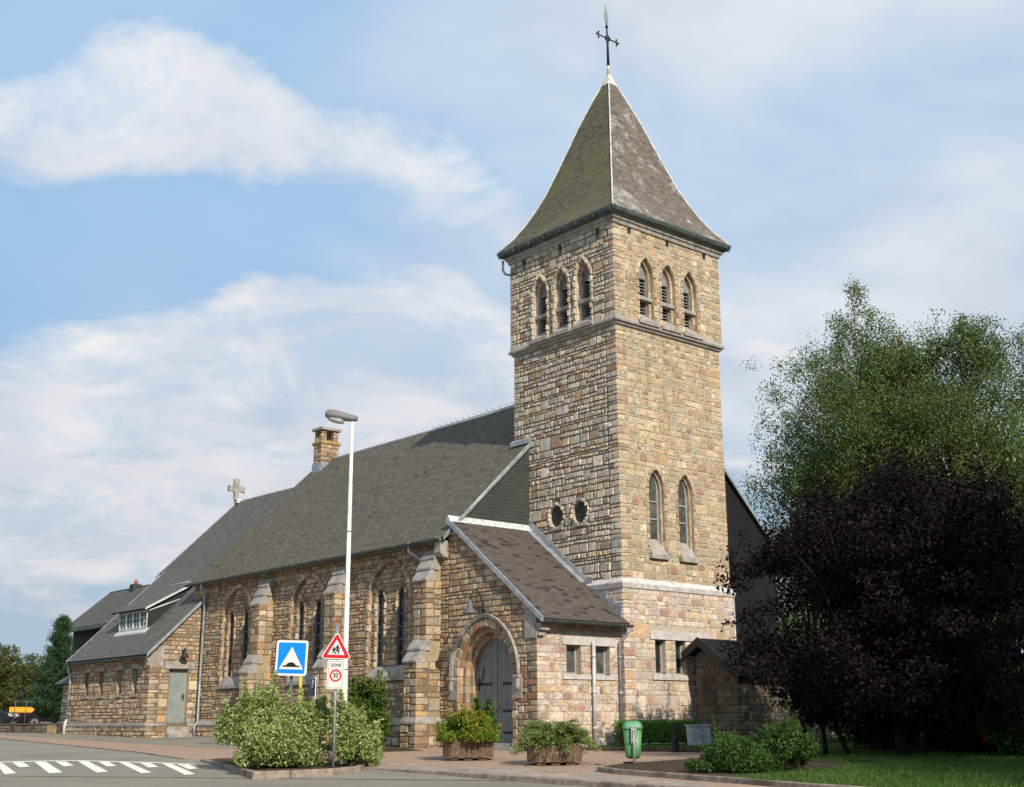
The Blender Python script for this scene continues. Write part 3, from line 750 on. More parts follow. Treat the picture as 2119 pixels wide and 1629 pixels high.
for sx, sy in ((-1, -1), (1, -1), (-1, 1), (1, 1)):
    m_ = MB(); m_.tube([(cx + sx * h, cy + sy * h, z + .01) for h, z in prof], .028, 6); CH.part(m_, 'hip_flashing', lead, sub=spire)
zc = prof[-1][1]
m_ = MB(); m_.loft([[(cx + a * h, cy + b * h, z) for a, b in ((-1, -1), (1, -1), (1, 1), (-1, 1))] for h, z in ((.215, zc - .06), (.175, zc + .04), (.075, zc + .34), (.058, zc + .42))])
m_.tube([(cx, cy, zc + .38), (cx, cy, zc + .9)], [.06, .045], 8); CH.part(m_, 'spire_cap', leadcap, sub=spire)
m_ = MB(); zm = zc + .85
m_.tube([(cx, cy, zm - .1), (cx - .01, cy, zm + 1.05), (cx - .03, cy + .01, zm + 1.55)], [.05, .035, .022], 8)
zx = zm + .98
m_.tube([(cx - .5, cy, zx), (cx + .5, cy, zx)], .026, 6)
m_.prism([(cx - .16, cy - .02, zx), (cx, cy - .02, zx - .17), (cx + .16, cy - .02, zx), (cx, cy - .02, zx + .17)], (0, .04, 0))
for sg in (-1, 1):
    m_.tube([(cx + sg * .44, cy, zx - .09), (cx + sg * .44, cy, zx + .09)], .024, 6)
    for (ox, oz) in ((.53, 0), (.44, .10), (.44, -.10)):
        m_.loft([[(cx + sg * ox + r * math.cos(a), cy + r * math.sin(a), zx + oz + dz) for a in np.linspace(0, 6.283, 7)[:-1]] for r, dz in ((.015, -.045), (.042, 0), (.015, .045))], smooth=True)
m_.loft([[(cx - .03 + r * math.cos(a), cy + r * math.sin(a), zx + .45 + dz) for a in np.linspace(0, 6.283, 9)[:-1]] for r, dz in ((.02, -.07), (.06, -.02), (.06, .02), (.02, .07))], smooth=True)
CH.part(m_, 'spire_cross', iron)
m_ = MB(); zv = zx + .6
m_.loft([[(cx - .03 + r * math.cos(a) + ox, cy + .5 * r * math.sin(a) + ox * .3, zv + dz) for a in np.linspace(0, 6.283, 9)[:-1]] for r, dz, ox in ((.02, -.08, 0), (.055, .02, 0), (.085, .16, -.01), (.08, .34, -.025), (.045, .52, -.045), (.008, .72, -.07))], smooth=True)
CH.part(m_, 'weather_vane', verdigris, 'green copper vane at the very top of the spire')

# ---------------- nave
RX, RZ, SL = 2.35, 11.60, .96
YG, YN = 3.99, 20.41
XW = -3.2
def roofz(x): return RZ - SL * abs(x - RX)
mb = MB(); nrng = np.random.default_rng(23)
cN = courses(-.4, 6.1, nrng, (.09, .11, .135, .16, .18))
BAYS = (7.06, 11.87, 16.85)
wn = Wall(mb, (XW, 0, 0), LX, 'c', .024, 21)
blind = [Op('arch', -y, 1.08, 1.95, 4.35, 5.55, .17, ((0, .1),), nj=11, na=8) for y in BAYS]
wn.fill([(-YN, -.4), (-YG, -.4), (-YG, 6.12), (-YN, 6.12)], cN, blind, wmax=.42)
nave_l = []
for b, y in zip(blind, BAYS):
    wr = Wall(mb, (XW + .1, 0, 0), LX, 'c', .03, int(y * 7))
    lo = [Op('arch', -y + s_ * .56, .215, 2.12, 4.36, 4.80, .10, ((0, .11),), nj=10, na=3) for s_ in (-1, 1)]
    wr.fill(b.loop(), courses(1.95, 5.5, nrng, (.10, .13, .16, .19)), lo + [Op('skip', -y, 1.06, 1.9, 0, 2.12, 0, hole=False)], wmax=.38)
    nave_l.append((wr, lo))
wnp = Wall(mb, (XW - .10, 0, 0), LX, 'c', .024, 22); wnp.fill([(-YN, -.4), (-YG, -.4), (-YG, .6), (-YN, .6)], courses(-.4, .6, nrng, (.14, .18, .22)), [], wmax=.45)
nave = CH.part(mb, 'nave', stone)
mb = MB()
mb.loft([[(XW + .02, YN, z), (XW + .02, YG - .02, z), (XW - o, YG - .02, z), (XW - o, YN, z)] for z, o in ((.60, .10), (.60, .14), (.66, .14), (.80, .01))])
CH.part(mb, 'plinth_course', trim, sub=nave)
for (wr, lo), y in zip(nave_l, BAYS):
    for o in lo: window(wr, o, np.linspace(2.75, 4.35, 5)[:-1], (), mframe=mat('leaded_frame', (.10, .105, .105), .6) if 'leaded_frame' not in MATS else MATS['leaded_frame'], fw=.028)
    arch_sill(wr, -y, 1.10, 1.06, 1.93, 2.36, .18, .01, sub=nave)
    for o in lo: arch_sill(wr, o.uc, .2, .21, 2.0, 2.45, .02, -.10, sub=nave)
# gable walls: slate clad above the porch
mb = MB()
def gable(y, xa, xb, zlow, th=.25):
    pts = [(xa, y, zlow), (xb, y, zlow), (xb, y, roofz(xb) - .06), (RX, y, RZ - .06), (xa, y, roofz(xa) - .06)]
    return pts
P_ = gable(YG, XW, 2 * RX - XW, 2.)
def uvpoly(mb, pts, e, up, m=0):
    mb.add(pts, [tuple(range(len(pts)))], m=m, uv=[(Vector(p).dot(Vector(e)), Vector(p).dot(Vector(up))) for p in pts])
uvpoly(mb, P_, (1, 0, 0), (0, 0, 1)); CH.part(mb, 'slate_gable', slate_wall); mb = MB(); uvpoly(mb, gable(YN, XW, 2 * RX - XW, -.4)[::-1], (1, 0, 0), (0, 0, 1))
# right-hand body of the nave reaching nearly to the tower front
XR = 2 * RX - XW
CH.part(mb, 'slate_gable', slate_wall); mb = MB()
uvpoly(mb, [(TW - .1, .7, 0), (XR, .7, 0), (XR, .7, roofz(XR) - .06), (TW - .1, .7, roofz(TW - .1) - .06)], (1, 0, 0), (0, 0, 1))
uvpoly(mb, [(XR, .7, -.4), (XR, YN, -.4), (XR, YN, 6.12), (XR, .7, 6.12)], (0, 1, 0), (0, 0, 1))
CH.part(mb, 'slate_gable', slate_dark_shaded)
mb = MB(); xe = -3.5; zt = .09
def pt(x, y, dz=0.): return (x, y, roofz(x) + dz)
mb.slab([pt(xe, YG - .08), pt(0, YG - .08), pt(0, TW), pt(RX, TW), pt(RX, YN + .12), pt(xe, YN + .12)], zt, (0, 1, 0))
mb.slab([pt(RX, TW), pt(TW, TW), pt(TW, .6), pt(2 * RX - xe, .6), pt(2 * RX - xe, YN + .12), pt(RX, YN + .12)], zt, (0, 1, 0))
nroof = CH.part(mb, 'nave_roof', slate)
mb = MB()
mb.tube([(xe + .02, YG - .1, roofz(xe) + .0), (0, YG - .1, roofz(0) + .0)], .045, 6)
mb.prism([(xe, YG - .13, roofz(xe) + .03), (.0, YG - .13, roofz(0) + .03), (.0, YG - .13, roofz(0) - .10), (xe, YG - .13, roofz(xe) - .10)], (0, .045, 0))
CH.part(mb, 'verge_flashing', zinc, sub=nroof); mb = MB()
mb.prism([(0, YG - .1, 9.52), (0, YG - .1, 9.40), (-.15, YG - .1, 9.28), (-.15, YG - .1, 9.42)], (0, .9, 0))
CH.part(mb, 'abutment_flashing', zinc, sub=nroof); mb = MB()
mb.prism([(TW, .56, roofz(TW) + .03), (2 * RX - xe, .56, roofz(xe) + .03), (2 * RX - xe, .56, roofz(xe) - .1), (TW, .56, roofz(TW) - .1)], (0, .045, 0))
CH.part(mb, 'verge_flashing', zinc, sub=nroof)
mb = MB(); mb.tube([(RX, TW, RZ + .0), (RX, YN + .1, RZ + .0)], .07, 8)
for y in np.arange(TW + .3, YN, .36):
    mb.tube([(RX, y, RZ + .05), (RX - .01, y + .03, RZ + .13), (RX - .03, y + .16, RZ + .16)], .011, 4)
CH.part(mb, 'ridge', lead, sub=nroof)
sk = np.random.default_rng(5)
for k in range(26):
    x = sk.uniform(-3, 2.0); y = sk.uniform(5.3, 20); z = roofz(x); mb = MB()
    mb.tube([(x, y, z + .01), (x - .02, y, z + .08), (x - .09, y, z + .09), (x - .12, y, z + .03)], .012, 4)
    CH.part(mb, 'roof_hook', iron, sub=nroof)
def gutter(p0, p1, r=.07, name='gutter', drop=.0, m=None):
    m_ = MB(); a, b = Vector(p0), Vector(p1); d = (b - a).normalized(); side = d.cross(Vector((0, 0, 1)))
    prof_ = [(r * math.cos(t), r * math.sin(t)) for t in np.linspace(math.pi, 2 * math.pi, 9)] + [(r * .85 * math.cos(t), r * .85 * math.sin(t)) for t in np.linspace(2 * math.pi, math.pi, 9)]
    m_.loft([[tuple(q + side * u + Vector((0, 0, v))) for u, v in prof_] for q in (a, b)])
    L = (b - a).length
    for k in range(int(L / .8)):
        q = a + d * (.3 + k * .8); m_.loft([[tuple(q + d * e_ + side * u * 1.12 + Vector((0, 0, v * 1.12 + .004))) for u, v in prof_] for e_ in (0, .025)])
    return CH.part(m_, name, m or gutterm)
gutter((xe - .05, YG - .02, roofz(xe) - .04), (xe - .05, YN + .12, roofz(xe) - .04), .085)
m_ = MB(); m_.box((XW - .22, YG + .05, 5.90), (XW + .02, YN, 6.06)); CH.part(m_, 'eaves_board', boardg)

# ---------------- chimney, choir, sacristy
mb = MB(); kx0, kx1, ky0, ky1 = 1.83, 2.68, 19.60, 20.22
for (O, U, a, b, s1, s2) in (((0, ky0, 0), FX, kx0, kx1, True, True), ((kx0, 0, 0), LX, -ky1, -ky0, False, True)):
    wk = Wall(mb, O, U, 'c', .03, 31); ck = courses(10.3, 12.30, np.random.default_rng(4), (.14, .18, .2)); wk.fill([(a, 10.3), (b, 10.3), (b, 12.24), (a, 12.24)], ck, [], seamL=s1 and U is FX, seamR=U is LX)
for (O, U, a, b) in (((kx1, 0, 0), (0, 1, 0), ky0, ky1), ((0, ky1, 0), (-1, 0, 0), -kx1, -kx0)):
    wk = Wall(mb, O, U, 'c', .03, 32); wk.fill([(a, 10.3), (b, 10.3), (b, 12.24), (a, 12.24)], ck, [])
CP = .225
for (a, b) in ((kx0 + .02, ky0 + .02), (kx1 - CP - .02, ky0 + .02), (kx0 + .02, ky1 - CP - .02), (kx1 - CP - .02, ky1 - CP - .02)):
    for (O, U, u0, u1, sl, sr) in (((0, b, 0), FX, a, a + CP, True, False), ((a, 0, 0), LX, -b - CP, -b, False, True), ((a + CP, 0, 0), (0, 1, 0), b, b + CP, False, False), ((0, b + CP, 0), (-1, 0, 0), -a - CP, -a, False, False)):
        wk = Wall(mb, O, U, 'c', .02, int(abs(a * 100 + b * 10))); wk.fill([(u0, 12.40), (u1, 12.40), (u1, 12.88), (u0, 12.88)], [12.40, 12.56, 12.72, 12.88], [], seamL=sl, seamR=sr)
chim = CH.part(mb, 'chimney', stone)
mb = MB(); mb.loft([[(kx0 - o, ky0 - o, z), (kx1 + o, ky0 - o, z), (kx1 + o, ky1 + o, z), (kx0 - o, ky1 + o, z)] for o, z in ((.0, 12.22), (.07, 12.27), (.08, 12.34), (.0, 12.42))])
CH.part(mb, 'chimney_ledge', mat('lichened_ledge', (.34, .23, .09), .95, nscale=12., namp=.4), sub=chim)
mb = MB(); mb.box((kx0 - .09, ky0 - .09, 12.88), (kx1 + .09, ky1 + .09, 12.99)); CH.part(mb, 'chimney_cap', trim, sub=chim)
mb = MB(); mb.box((kx0 - .05, ky0 - .05, 10.6), (kx0 + .4, ky1 + .02, 11.45)); CH.part(mb, 'chimney_flashing', zinc, sub=chim)

CZ, CS = 10.86, .985; YC = 27.86
def cz_(x): return CZ - CS * abs(RX - x)
mb = MB(); xs = -5.42
mb.slab([(RX, YN + .12, CZ), (-1.35, YN + .12, cz_(-1.35)), (-1.35, YC, cz_(-1.35)), (RX, YC, CZ)], .1, (0, 1, 0))
mb.slab([(-1.35, YN + .12, cz_(-1.35)), (-3.25, YN + .12, cz_(-3.25)), (-3.25, 19.55, cz_(-3.25)), (xs, 19.55, cz_(xs)), (xs, 27.4, cz_(xs)), (-1.35, 27.4, cz_(-1.35))], .1, (0, 1, 0))
mb.slab([(RX, YN + .12, CZ), (RX, YC, CZ), (2 * RX + 3.25, YC, cz_(-3.25)), (2 * RX + 3.25, YN + .12, cz_(-3.25))], .1, (0, 1, 0))
croof = CH.part(mb, 'choir_roof', slate_side)
mb = MB(); mb.tube([(RX, YN + .1, CZ), (RX, YC, CZ)], .06, 8)
for y in np.arange(YN + .5, YC, .45): mb.tube([(RX, y, CZ + .05), (RX - .01, y + .03, CZ + .13), (RX - .03, y + .16, CZ + .16)], .011, 4)
mb.box((RX - .18, YC - .3, CZ - .05), (RX + .18, YC + .04, CZ + .12))
CH.part(mb, 'ridge', lead, sub=croof)
mb = MB()
mb.prism([(xs, 19.50, cz_(xs) + .03), (-3.2, 19.50, cz_(-3.2) + .03), (-3.2, 19.50, cz_(-3.2) - .11), (xs, 19.50, cz_(xs) - .11)], (0, .05, 0))
CH.part(mb, 'verge_flashing', zinc, sub=croof); mb = MB()
mb.prism([(xs, 27.38, cz_(xs) + .03), (-1.3, 27.38, cz_(-1.3) + .03), (-1.3, 27.38, cz_(-1.3) - .11), (xs, 27.38, cz_(xs) - .11)], (0, .05, 0))
CH.part(mb, 'verge_flashing', zinc, sub=croof); mb = MB()
mb.prism([(-1.5, YC, cz_(-1.5) + .04), (RX, YC, CZ + .04), (RX, YC, CZ - .11), (-1.5, YC, cz_(-1.5) - .11)], (0, .05, 0))
CH.part(mb, 'verge_flashing', zinc, sub=croof)
# stone cross on the choir ridge
mb = MB(); q = [(-.10, 0), (.10, 0), (.11, .38), (.30, .40), (.42, .36), (.42, .66), (.30, .63), (.14, .72), (.13, 1.0), (-.13, 1.0), (-.14, .72), (-.30, .63), (-.42, .66), (-.42, .36), (-.30, .40), (-.11, .38)]
mb.prism([(2.17 + a, 27.62, CZ + .1 + b) for a, b in q], (0, .16, 0)); CH.part(mb, 'stone_cross', trim)

# sacristy
XS, YS, YE = -5.19, 19.66, 27.25
mb = MB(); cS = courses(.72, 3.2, nrng, (.10, .13, .16, .19)); cS0 = courses(-.3, .62, nrng, (.13, .16, .2)); cS2 = courses(3.2, 5.4, nrng, (.10, .13, .16, .19))
ws = Wall(mb, (XS, 0, 0), LX, 'c', .024, 41)
swin = [Op('rect', -y, .20, 1.80, 0, 2.72, 0, ((0, .17),)) for y in (20.95, 22.35, 24.1, 25.55)]
ws.fill([(-YE, .72), (-YS, .72), (-YS, 3.2), (-YE, 3.2)], cS, swin + [Op('skip', o.uc, .3, 1.68, 0, 1.80, 0, hole=False) for o in swin] + [Op('skip', o.uc, .3, 2.72, 0, 2.90, 0, hole=False) for o in swin], seamR=True, wmax=.46)
ws0 = Wall(mb, (XS - .06, 0, 0), LX, 'c', .03, 42); ws0.fill([(-YE, -.3), (-YS + .06, -.3), (-YS + .06, .62), (-YE, .62)], cS0, [], seamR=True, wmax=.5)
wse = Wall(mb, (0, YS, 0), FX, 'c', .026, 43)
sdoor = Op('rect', -4.02, .40, .60, 0, 2.70, 0, ((0, .22),))
lint = Op('skip', -4.02, .62, 2.70, 0, 2.98, 0, hole=False)
wse.fill([(XS, .72), (XW, .72), (XW, cz_(XW) - .12), (XS, cz_(XS) - .12)], cS + cS2[1:], [sdoor, lint], seamL=True, wmax=.46)
wse0 = Wall(mb, (0, YS - .06, 0), FX, 'c', .03, 44); wse0.fill([(XS - .06, -.3), (XW, -.3), (XW, .62), (XS - .06, .62)], cS0, [Op('skip', -4.02, .42, .3, 0, .62, 0, hole=False)], seamL=True, wmax=.5)
wsb = Wall(mb, (0, YE, 0), (-1, 0, 0), 'c', .03, 45); wsb.fill([(1.3, -.3), (-XS, -.3), (-XS, 3.2), (1.3, 6.9)], courses(-.3, 6.9, nrng), [])
sac = CH.part(mb, 'sacristy', stone)
mb = MB(); trimblock(mb, ws0, -YE, -YS + .09, .60, .74, -.1, .045, slope=.06); trimblock(mb, wse0, XS - .09, -4.45, .60, .74, -.1, .045, slope=.06); trimblock(mb, wse0, -3.6, XW, .60, .74, -.1, .045, slope=.06)
CH.part(mb, 'plinth_course', trim, sub=sac)
mb = MB(); trimblock(mb, wse, -4.62, -3.42, 2.70, 2.96, -.15, .03); mb.prism(wse.P([-4.3, -3.75, -4.02], [2.96, 2.96, 3.06], 0.), wse.N * .03); CH.part(mb, 'lintel', trim, sub=sac)
mb = MB(); mb.prism([(XS - .03, YS - .03, 2.78), (XS + .5, YS - .03, 2.78), (XS + .5, YS - .03, 3.58), (XS - .03, YS - .03, 3.14)], (0, .2, 0)); mb.box((XS - .16, YS + .0, 2.98), (XS, YS + .25, 3.1)); mb.box((XS - .1, YS, 2.8), (XS, YS + .25, 2.98))
CH.part(mb, 'kneeler', trim, sub=sac)
for o in swin:
    window(ws, o, (), (), fw=.035)
    m_ = MB(); trimblock(m_, ws, o.uc - .29, o.uc + .29, 1.68, 1.80, -.26, .04, slope=.02); CH.part(m_, 'sill', trim, sub=sac)
    m_ = MB(); trimblock(m_, ws, o.uc - .28, o.uc + .28, 2.72, 2.90, -.1, .02); CH.part(m_, 'lintel', trim, sub=sac)
mb = MB()
for k in range(7): trimblock(mb, wse, -4.42 + k * .1145, -4.42 + k * .1145 + .110, .60, 2.70, -.21, -.18)
dr = CH.part(mb, 'door', doorp2, 'grey-green plank side door of the sacristy')
mb = MB(); trimblock(mb, wse, -3.74, -3.69, 1.55, 1.78, -.18, -.165); mb.tube([wse.P(-3.715, 1.70, -.17), wse.P(-3.715, 1.70, -.11), wse.P(-3.82, 1.70, -.11)], .012, 6); CH.part(mb, 'handle', iron, sub=dr)
mb = MB(); mb.box((-4.48, YS - .42, -.1), (-3.55, YS - .02, .34)); mb.box((-4.44, YS - .16, .34), (-3.59, YS - .02, .58)); CH.part(mb, 'door_step', trim, 'two stone steps below the sacristy door')
gutter((xs - .03, 19.5, cz_(xs) - .07), (xs - .03, 27.45, cz_(xs) - .07), .075)
# dormer
mb = MB(); xd = -4.31; ya, yb = 22.11, 24.86; zb_, zt_ = cz_(xd), 5.14
mb.slab([(xd - .22, ya - .18, zt_ - .02), (xd - .22, yb + .42, zt_ - .02), (-2.25, yb + .30, cz_(-2.25) + .03), (-2.25, ya - .05, cz_(-2.25) + .03)], .07, (0, 1, 0))
for y in (ya, yb): mb.prism([(xd, y, zb_ - .1), (xd, y, zt_), (-2.5, y, cz_(-2.5) - .05)], (0, .05, 0), m=1)
dorm = CH.part(mb, 'dormer', [slate_side, slate_wall])
mb = MB(); mb.prism([(xd - .22, ya - .2, zt_ + .0), (-2.25, ya - .07, cz_(-2.25) + .05), (-2.25, ya - .07, cz_(-2.25) - .03), (xd - .22, ya - .2, zt_ - .09)], (0, .04, 0)); mb.tube([(-2.25, ya - .05, cz_(-2.25) + .05), (-2.25, yb + .3, cz_(-2.25) + .05)], .025, 6)
mb.tube([(xd, ya - .02, zt_ - .1), (xd + 1.3, ya - .02, cz_(xd + 1.3) - .02 + .0)], .03, 6)
mb.hexa([(xd - .16, ya - .08, zb_ - .16), (xd - .16, yb + .08, zb_ - .16), (xd + .05, yb + .08, zb_ + .0), (xd + .05, ya - .08, zb_ + .0), (xd - .16, ya - .08, zb_ - .1), (xd - .16, yb + .08, zb_ - .1), (xd + .05, yb + .08, zb_ + .09), (xd + .05, ya - .08, zb_ + .09)])
CH.part(mb, 'dormer_flashing', lead, sub=dorm)
n_ = 4; wdw = (yb - ya - .1) / n_
for k in range(n_):
    y0 = ya + .05 + k * wdw; m_ = MB()
    for (a, b, c, d) in ((y0, y0 + .07, zb_ + .05, zt_ - .06), (y0 + wdw - .07, y0 + wdw, zb_ + .05, zt_ - .06)): m_.box((xd - .03, a, c), (xd + .05, b, d))
    for z0, z1 in ((zb_ + .05, zb_ + .13), (zt_ - .13, zt_ - .06)): m_.box((xd - .028, y0 + .07, z0), (xd + .05, y0 + wdw - .07, z1))
    for z in (zb_ + .3, zb_ + .5): m_.box((xd - .01, y0 + .07, z - .012), (xd + .03, y0 + wdw - .07, z + .012))
    m_.box((xd - .011, y0 + wdw / 2 - .012, zb_ + .13), (xd + .03, y0 + wdw / 2 + .012, zt_ - .13))
    f = CH.part(m_, 'window', mat('dormer_frame', (.50, .53, .50), .7, nscale=7., namp=.25) if 'dormer_frame' not in MATS else MATS['dormer_frame'], 'pale-framed dormer casement')
    m_ = MB(); m_.box((xd + .02, y0 + .06, zb_ + .1), (xd + .03, y0 + wdw - .06, zt_ - .1)); CH.part(m_, 'pane', glassd, sub=f)

# ---------------- porch
mb = MB(); XP, YP = -3.2, .1
EZ = 3.38; PS = .752
def pz(y): return EZ + PS * (y + .22)
cP = courses(-.4, 6.2, nrng, (.10, .125, .15, .175, .20))
wp = Wall(mb, (0, YP, 0), FX, 'd', .019, 51)
pw = [Op('rect', -1.87, .27, 1.93, 0, 2.72, 0, ((0, .26),)), Op('rect', -.76, .27, 1.93, 0, 2.72, 0, ((0, .26),))]
wp.fill([(XP, -.4), (-eb, -.4), (-eb, 3.36), (XP, 3.36)], cP, pw + [Op('skip', -1.3, 1.02, 2.72, 0, 2.95, 0, hole=False), Op('skip', -1.3, 1.02, 1.80, 0, 1.93, 0, hole=False)], seamL=True)
wpd = Wall(mb, (XP, 0, 0), LX, 'c', .024, 52)
pdoor = Op('arch', -2.30, 1.20, -.2, 1.95, 3.29, .20, ((0, .16), (.13, .16), (.13, .14)), nj=9, na=8)
wpd.fill([(-YG, -.4), (-YP, -.4), (-YP, pz(YP) - .12), (-YG, pz(YG) - .12)], cP, [pdoor], seamR=True)
porch = CH.part(mb, 'porch', stone)
mb = MB(); trimblock(mb, wp, -2.3, -.28, 2.72, 2.95, -.1, .03); CH.part(mb, 'lintel', trimw, sub=porch)
mb = MB(); trimblock(mb, wp, -2.3, -.28, 1.80, 1.93, -.26, .04, slope=.02); CH.part(mb, 'sill', trimw, sub=porch)
mb = MB(); trimblock(mb, wp, XP + .0, -eb, -.4, .18, -.02, .07, slope=.05); CH.part(mb, 'plinth', trim, sub=porch)
for o in pw: window(wp, o, (), (), fw=.055, mglass=glassg)
# hood mould with carved stops
mb = MB(); h0 = [p for p in pdoor.loop(grow=.215) if p[1] > 1.85]; h1 = [p for p in pdoor.loop(grow=.315) if p[1] > 1.85]
n = len(h0)
A = [wpd.P([p[0] for p in h], [p[1] for p in h], d) for h, d in ((h0, .0), (h0, .07), (h1, .11), (h1, .0))]
mb.add(np.concatenate(A), [(k * n + i, k * n + i + 1, (k + 1) * n + i + 1, (k + 1) * n + i) for k in range(3) for i in range(n - 1)])
for sg in (-1, 1):
    u = pdoor.uc + sg * 1.465
    trimblock(mb, wpd, u - .10, u + .10, 1.84, 1.93, 0, .15); trimblock(mb, wpd, u - .2 + sg * -.06, u + .2 + sg * -.06, 1.30, 1.84, 0, .045)
    mb.loft([[tuple(wpd.P(u + r * math.cos(a), z, .07 + r * .8 * math.sin(a))) for a in np.linspace(0, 6.283, 9)[:-1]] for r, z in ((.02, 1.5), (.065, 1.56), (.085, 1.66), (.07, 1.76), (.085, 1.84))], smooth=True)
CH.part(mb, 'hood_mould', trim, sub=porch)
# double door
lp = pdoor.final; dd = pdoor.depth; hw_ = pdoor.hw - .26
def archz(u):
    h = 3.29 - 1.95 - .26 * 1.15; c, r = arch_geom(hw_, h); return 1.95 + math.sqrt(max(r * r - (abs(u - pdoor.uc) + c) ** 2, 0))
mbl = []
for sg in (-1, 1):
    mb = MB()
    for k in range(7):
        a = pdoor.uc + sg * (.018 + k * (hw_ - .018) / 7); b = pdoor.uc + sg * (.018 + (k + 1) * (hw_ - .018) / 7 - .007)
        u0, u1 = min(a, b), max(a, b); d0 = dd + .0 + (.0 if k % 2 else .006)
        P0 = [(u0, .12), (u1, .12), (u1, archz(u1)), (u0, archz(u0))]
        mb.prism(wpd.P([p[0] for p in P0], [p[1] for p in P0], d0 - .05 + .0), wpd.N * .05)
    dr = CH.part(mb, 'door', doorp, ('left' if sg < 0 else 'right') + ' leaf of the grey plank porch door with black strap hinges')
    mb = MB(); ue = pdoor.uc + sg * hw_
    for z in (1.72, .98, .40):
        trimblock(mb, wpd, min(ue, ue - sg * .60), max(ue, ue - sg * .60), z - .03, z + .03, dd, dd + .016)
        trimblock(mb, wpd, ue - sg * .66 - .03, ue - sg * .66 + .03, z - .05, z + .05, dd, dd + .014)
    if sg < 0:
        pth = [wpd.P(ue + .15 + .20 * math.sin(t), 1.72 + .62 - .62 * math.cos(t), dd + .012) for t in np.linspace(0, 1.35, 8)]
        mb.tube(pth, .018, 6); mb.tube([wpd.P(ue + .13, 1.55, dd + .012), wpd.P(ue + .13, 1.9, dd + .012)], .02, 6)
    else:
        mb.tube([wpd.P(pdoor.uc + .1, 1.05, dd + .01), wpd.P(pdoor.uc + .1, 1.05, dd + .05), wpd.P(pdoor.uc + .16, 1.05, dd + .05)], .014, 6)
    CH.part(mb, 'strap_hinges', blackp, sub=dr)
mb = MB(); fanpoly(wpd, [(p[0], max(p[1], .1)) for p in lp], dd - .055, mb); CH.part(mb, 'door_backing', blackp, sub=porch)
mb = MB(); mb.box((XP - .16, 1.05, -.2), (XP + .5, 3.55, .02)); mb.box((XP - .0, 1.15, .02), (XP + .5, 3.45, .13)); CH.part(mb, 'door_step', trim, 'grey stone steps at the porch door')
# porch roof
mb = MB(); pe = -.24
mb.slab([(XP - .1, pe, pz(pe)), (.0, pe, pz(pe)), (.0, YG - .02, pz(YG - .02)), (XP - .1, YG - .02, pz(YG - .02))], .11, (1, 0, 0))
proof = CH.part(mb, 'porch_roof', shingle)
mb = MB()
mb.prism([(XP - .13, pe, pz(pe) + .035), (XP - .13, YG, pz(YG) + .035), (XP - .13, YG, pz(YG) - .12), (XP - .13, pe, pz(pe) - .12)], (.06, 0, 0))
CH.part(mb, 'verge_flashing', zinc, sub=proof); mb = MB()
mb.prism([(-.06, 1.45, pz(1.45) + .02), (-.06, YG, pz(YG) + .02), (-.06, YG, pz(YG) + .30), (-.06, 1.45, pz(1.45) + .17)], (-.035, 0, 0)); mb.prism([(-.30, 1.45, pz(1.45) + .015), (-.06, 1.45, pz(1.45) + .02), (-.06, YG, pz(YG) + .02), (-.30, YG, pz(YG) + .015)], (0, 0, .012))
CH.part(mb, 'abutment_flashing', zinc, sub=proof); mb = MB()
for k in range(5):
    y0 = .0 + k * .29; mb.box((-.09, y0, pz(y0) - .1), (-.088 + .03, y0 + .30, pz(y0) + .36))
CH.part(mb, 'step_flashing', zinc, sub=proof)
mb = MB(); mb.prism([(XP - .1, YG - .03, pz(YG) + .09), (-.1, YG - .03, pz(YG) + .09), (-.1, YG - .16, pz(YG - .16) + .02), (XP - .1, YG - .16, pz(YG - .16) + .02)], (0, 0, .012)); CH.part(mb, 'ridge_flashing', lead, sub=proof)
gutter((XP - .12, pe - .05, pz(pe) - .05), (.05, pe - .05, pz(pe) - .05), .075)
mb = MB(); mb.prism([(XP - .02, YP - .03, 2.86), (XP - .02, YP + .45, 2.86), (XP - .02, YP + .45, pz(YP + .45) - .14), (XP - .02, YP - .03, pz(YP) - .14)], (-.03, 0, 0)); mb.box((XP - .05, YP - .22, 3.06), (XP + .26, YP, 3.24)); mb.box((XP - .03, YP - .12, 2.92), (XP + .2, YP, 3.06))
CH.part(mb, 'kneeler', trim, sub=porch)
mb = MB(); mb.prism([(XW - .3, YG + .05, 5.55), (XW - .3, YG + .05, 6.02), (XW, YG + .05, 6.05), (XW, YG + .05, 5.4), (XW - .18, YG + .05, 5.42)], (0, .28, 0)); CH.part(mb, 'kneeler', trim, sub=nave)
# lamp over the porch door
mb = MB(); la = (XP, 2.46, 3.72)
mb.tube([(XP, 2.36, 3.62), (XP - .07, 2.36, 3.95), (XP - .16, 2.36, 4.22), (XP - .28, 2.36, 4.30), (XP - .42, 2.36, 4.22), (XP - .5, 2.36, 3.98)], .022, 6); mb.box((XP - .03, 2.30, 3.5), (XP, 2.42, 3.78))
lampw = CH.part(mb, 'wall_lamp', iron, 'swan-neck lamp above the porch door')
mb = MB(); mb.loft([[(XP - .5 + r * math.cos(a), 2.36 + r * math.sin(a), z) for a in np.linspace(0, 6.283, 15)[:-1]] for r, z in ((.04, 4.0), (.075, 3.9), (.09, 3.78), (.21, 3.66), (.22, 3.62))], smooth=True); CH.part(mb, 'shade', mat('grey_enamel', (.11, .118, .12), .5), sub=lampw)
mb = MB(); mb.tube([(-3.95, YS, 3.3), (-3.95, YS - .12, 3.4), (-3.95, YS - .22, 3.3)], .02, 6)
lampw = CH.part(mb, 'wall_lamp', iron, 'small dark lamp above the sacristy door')
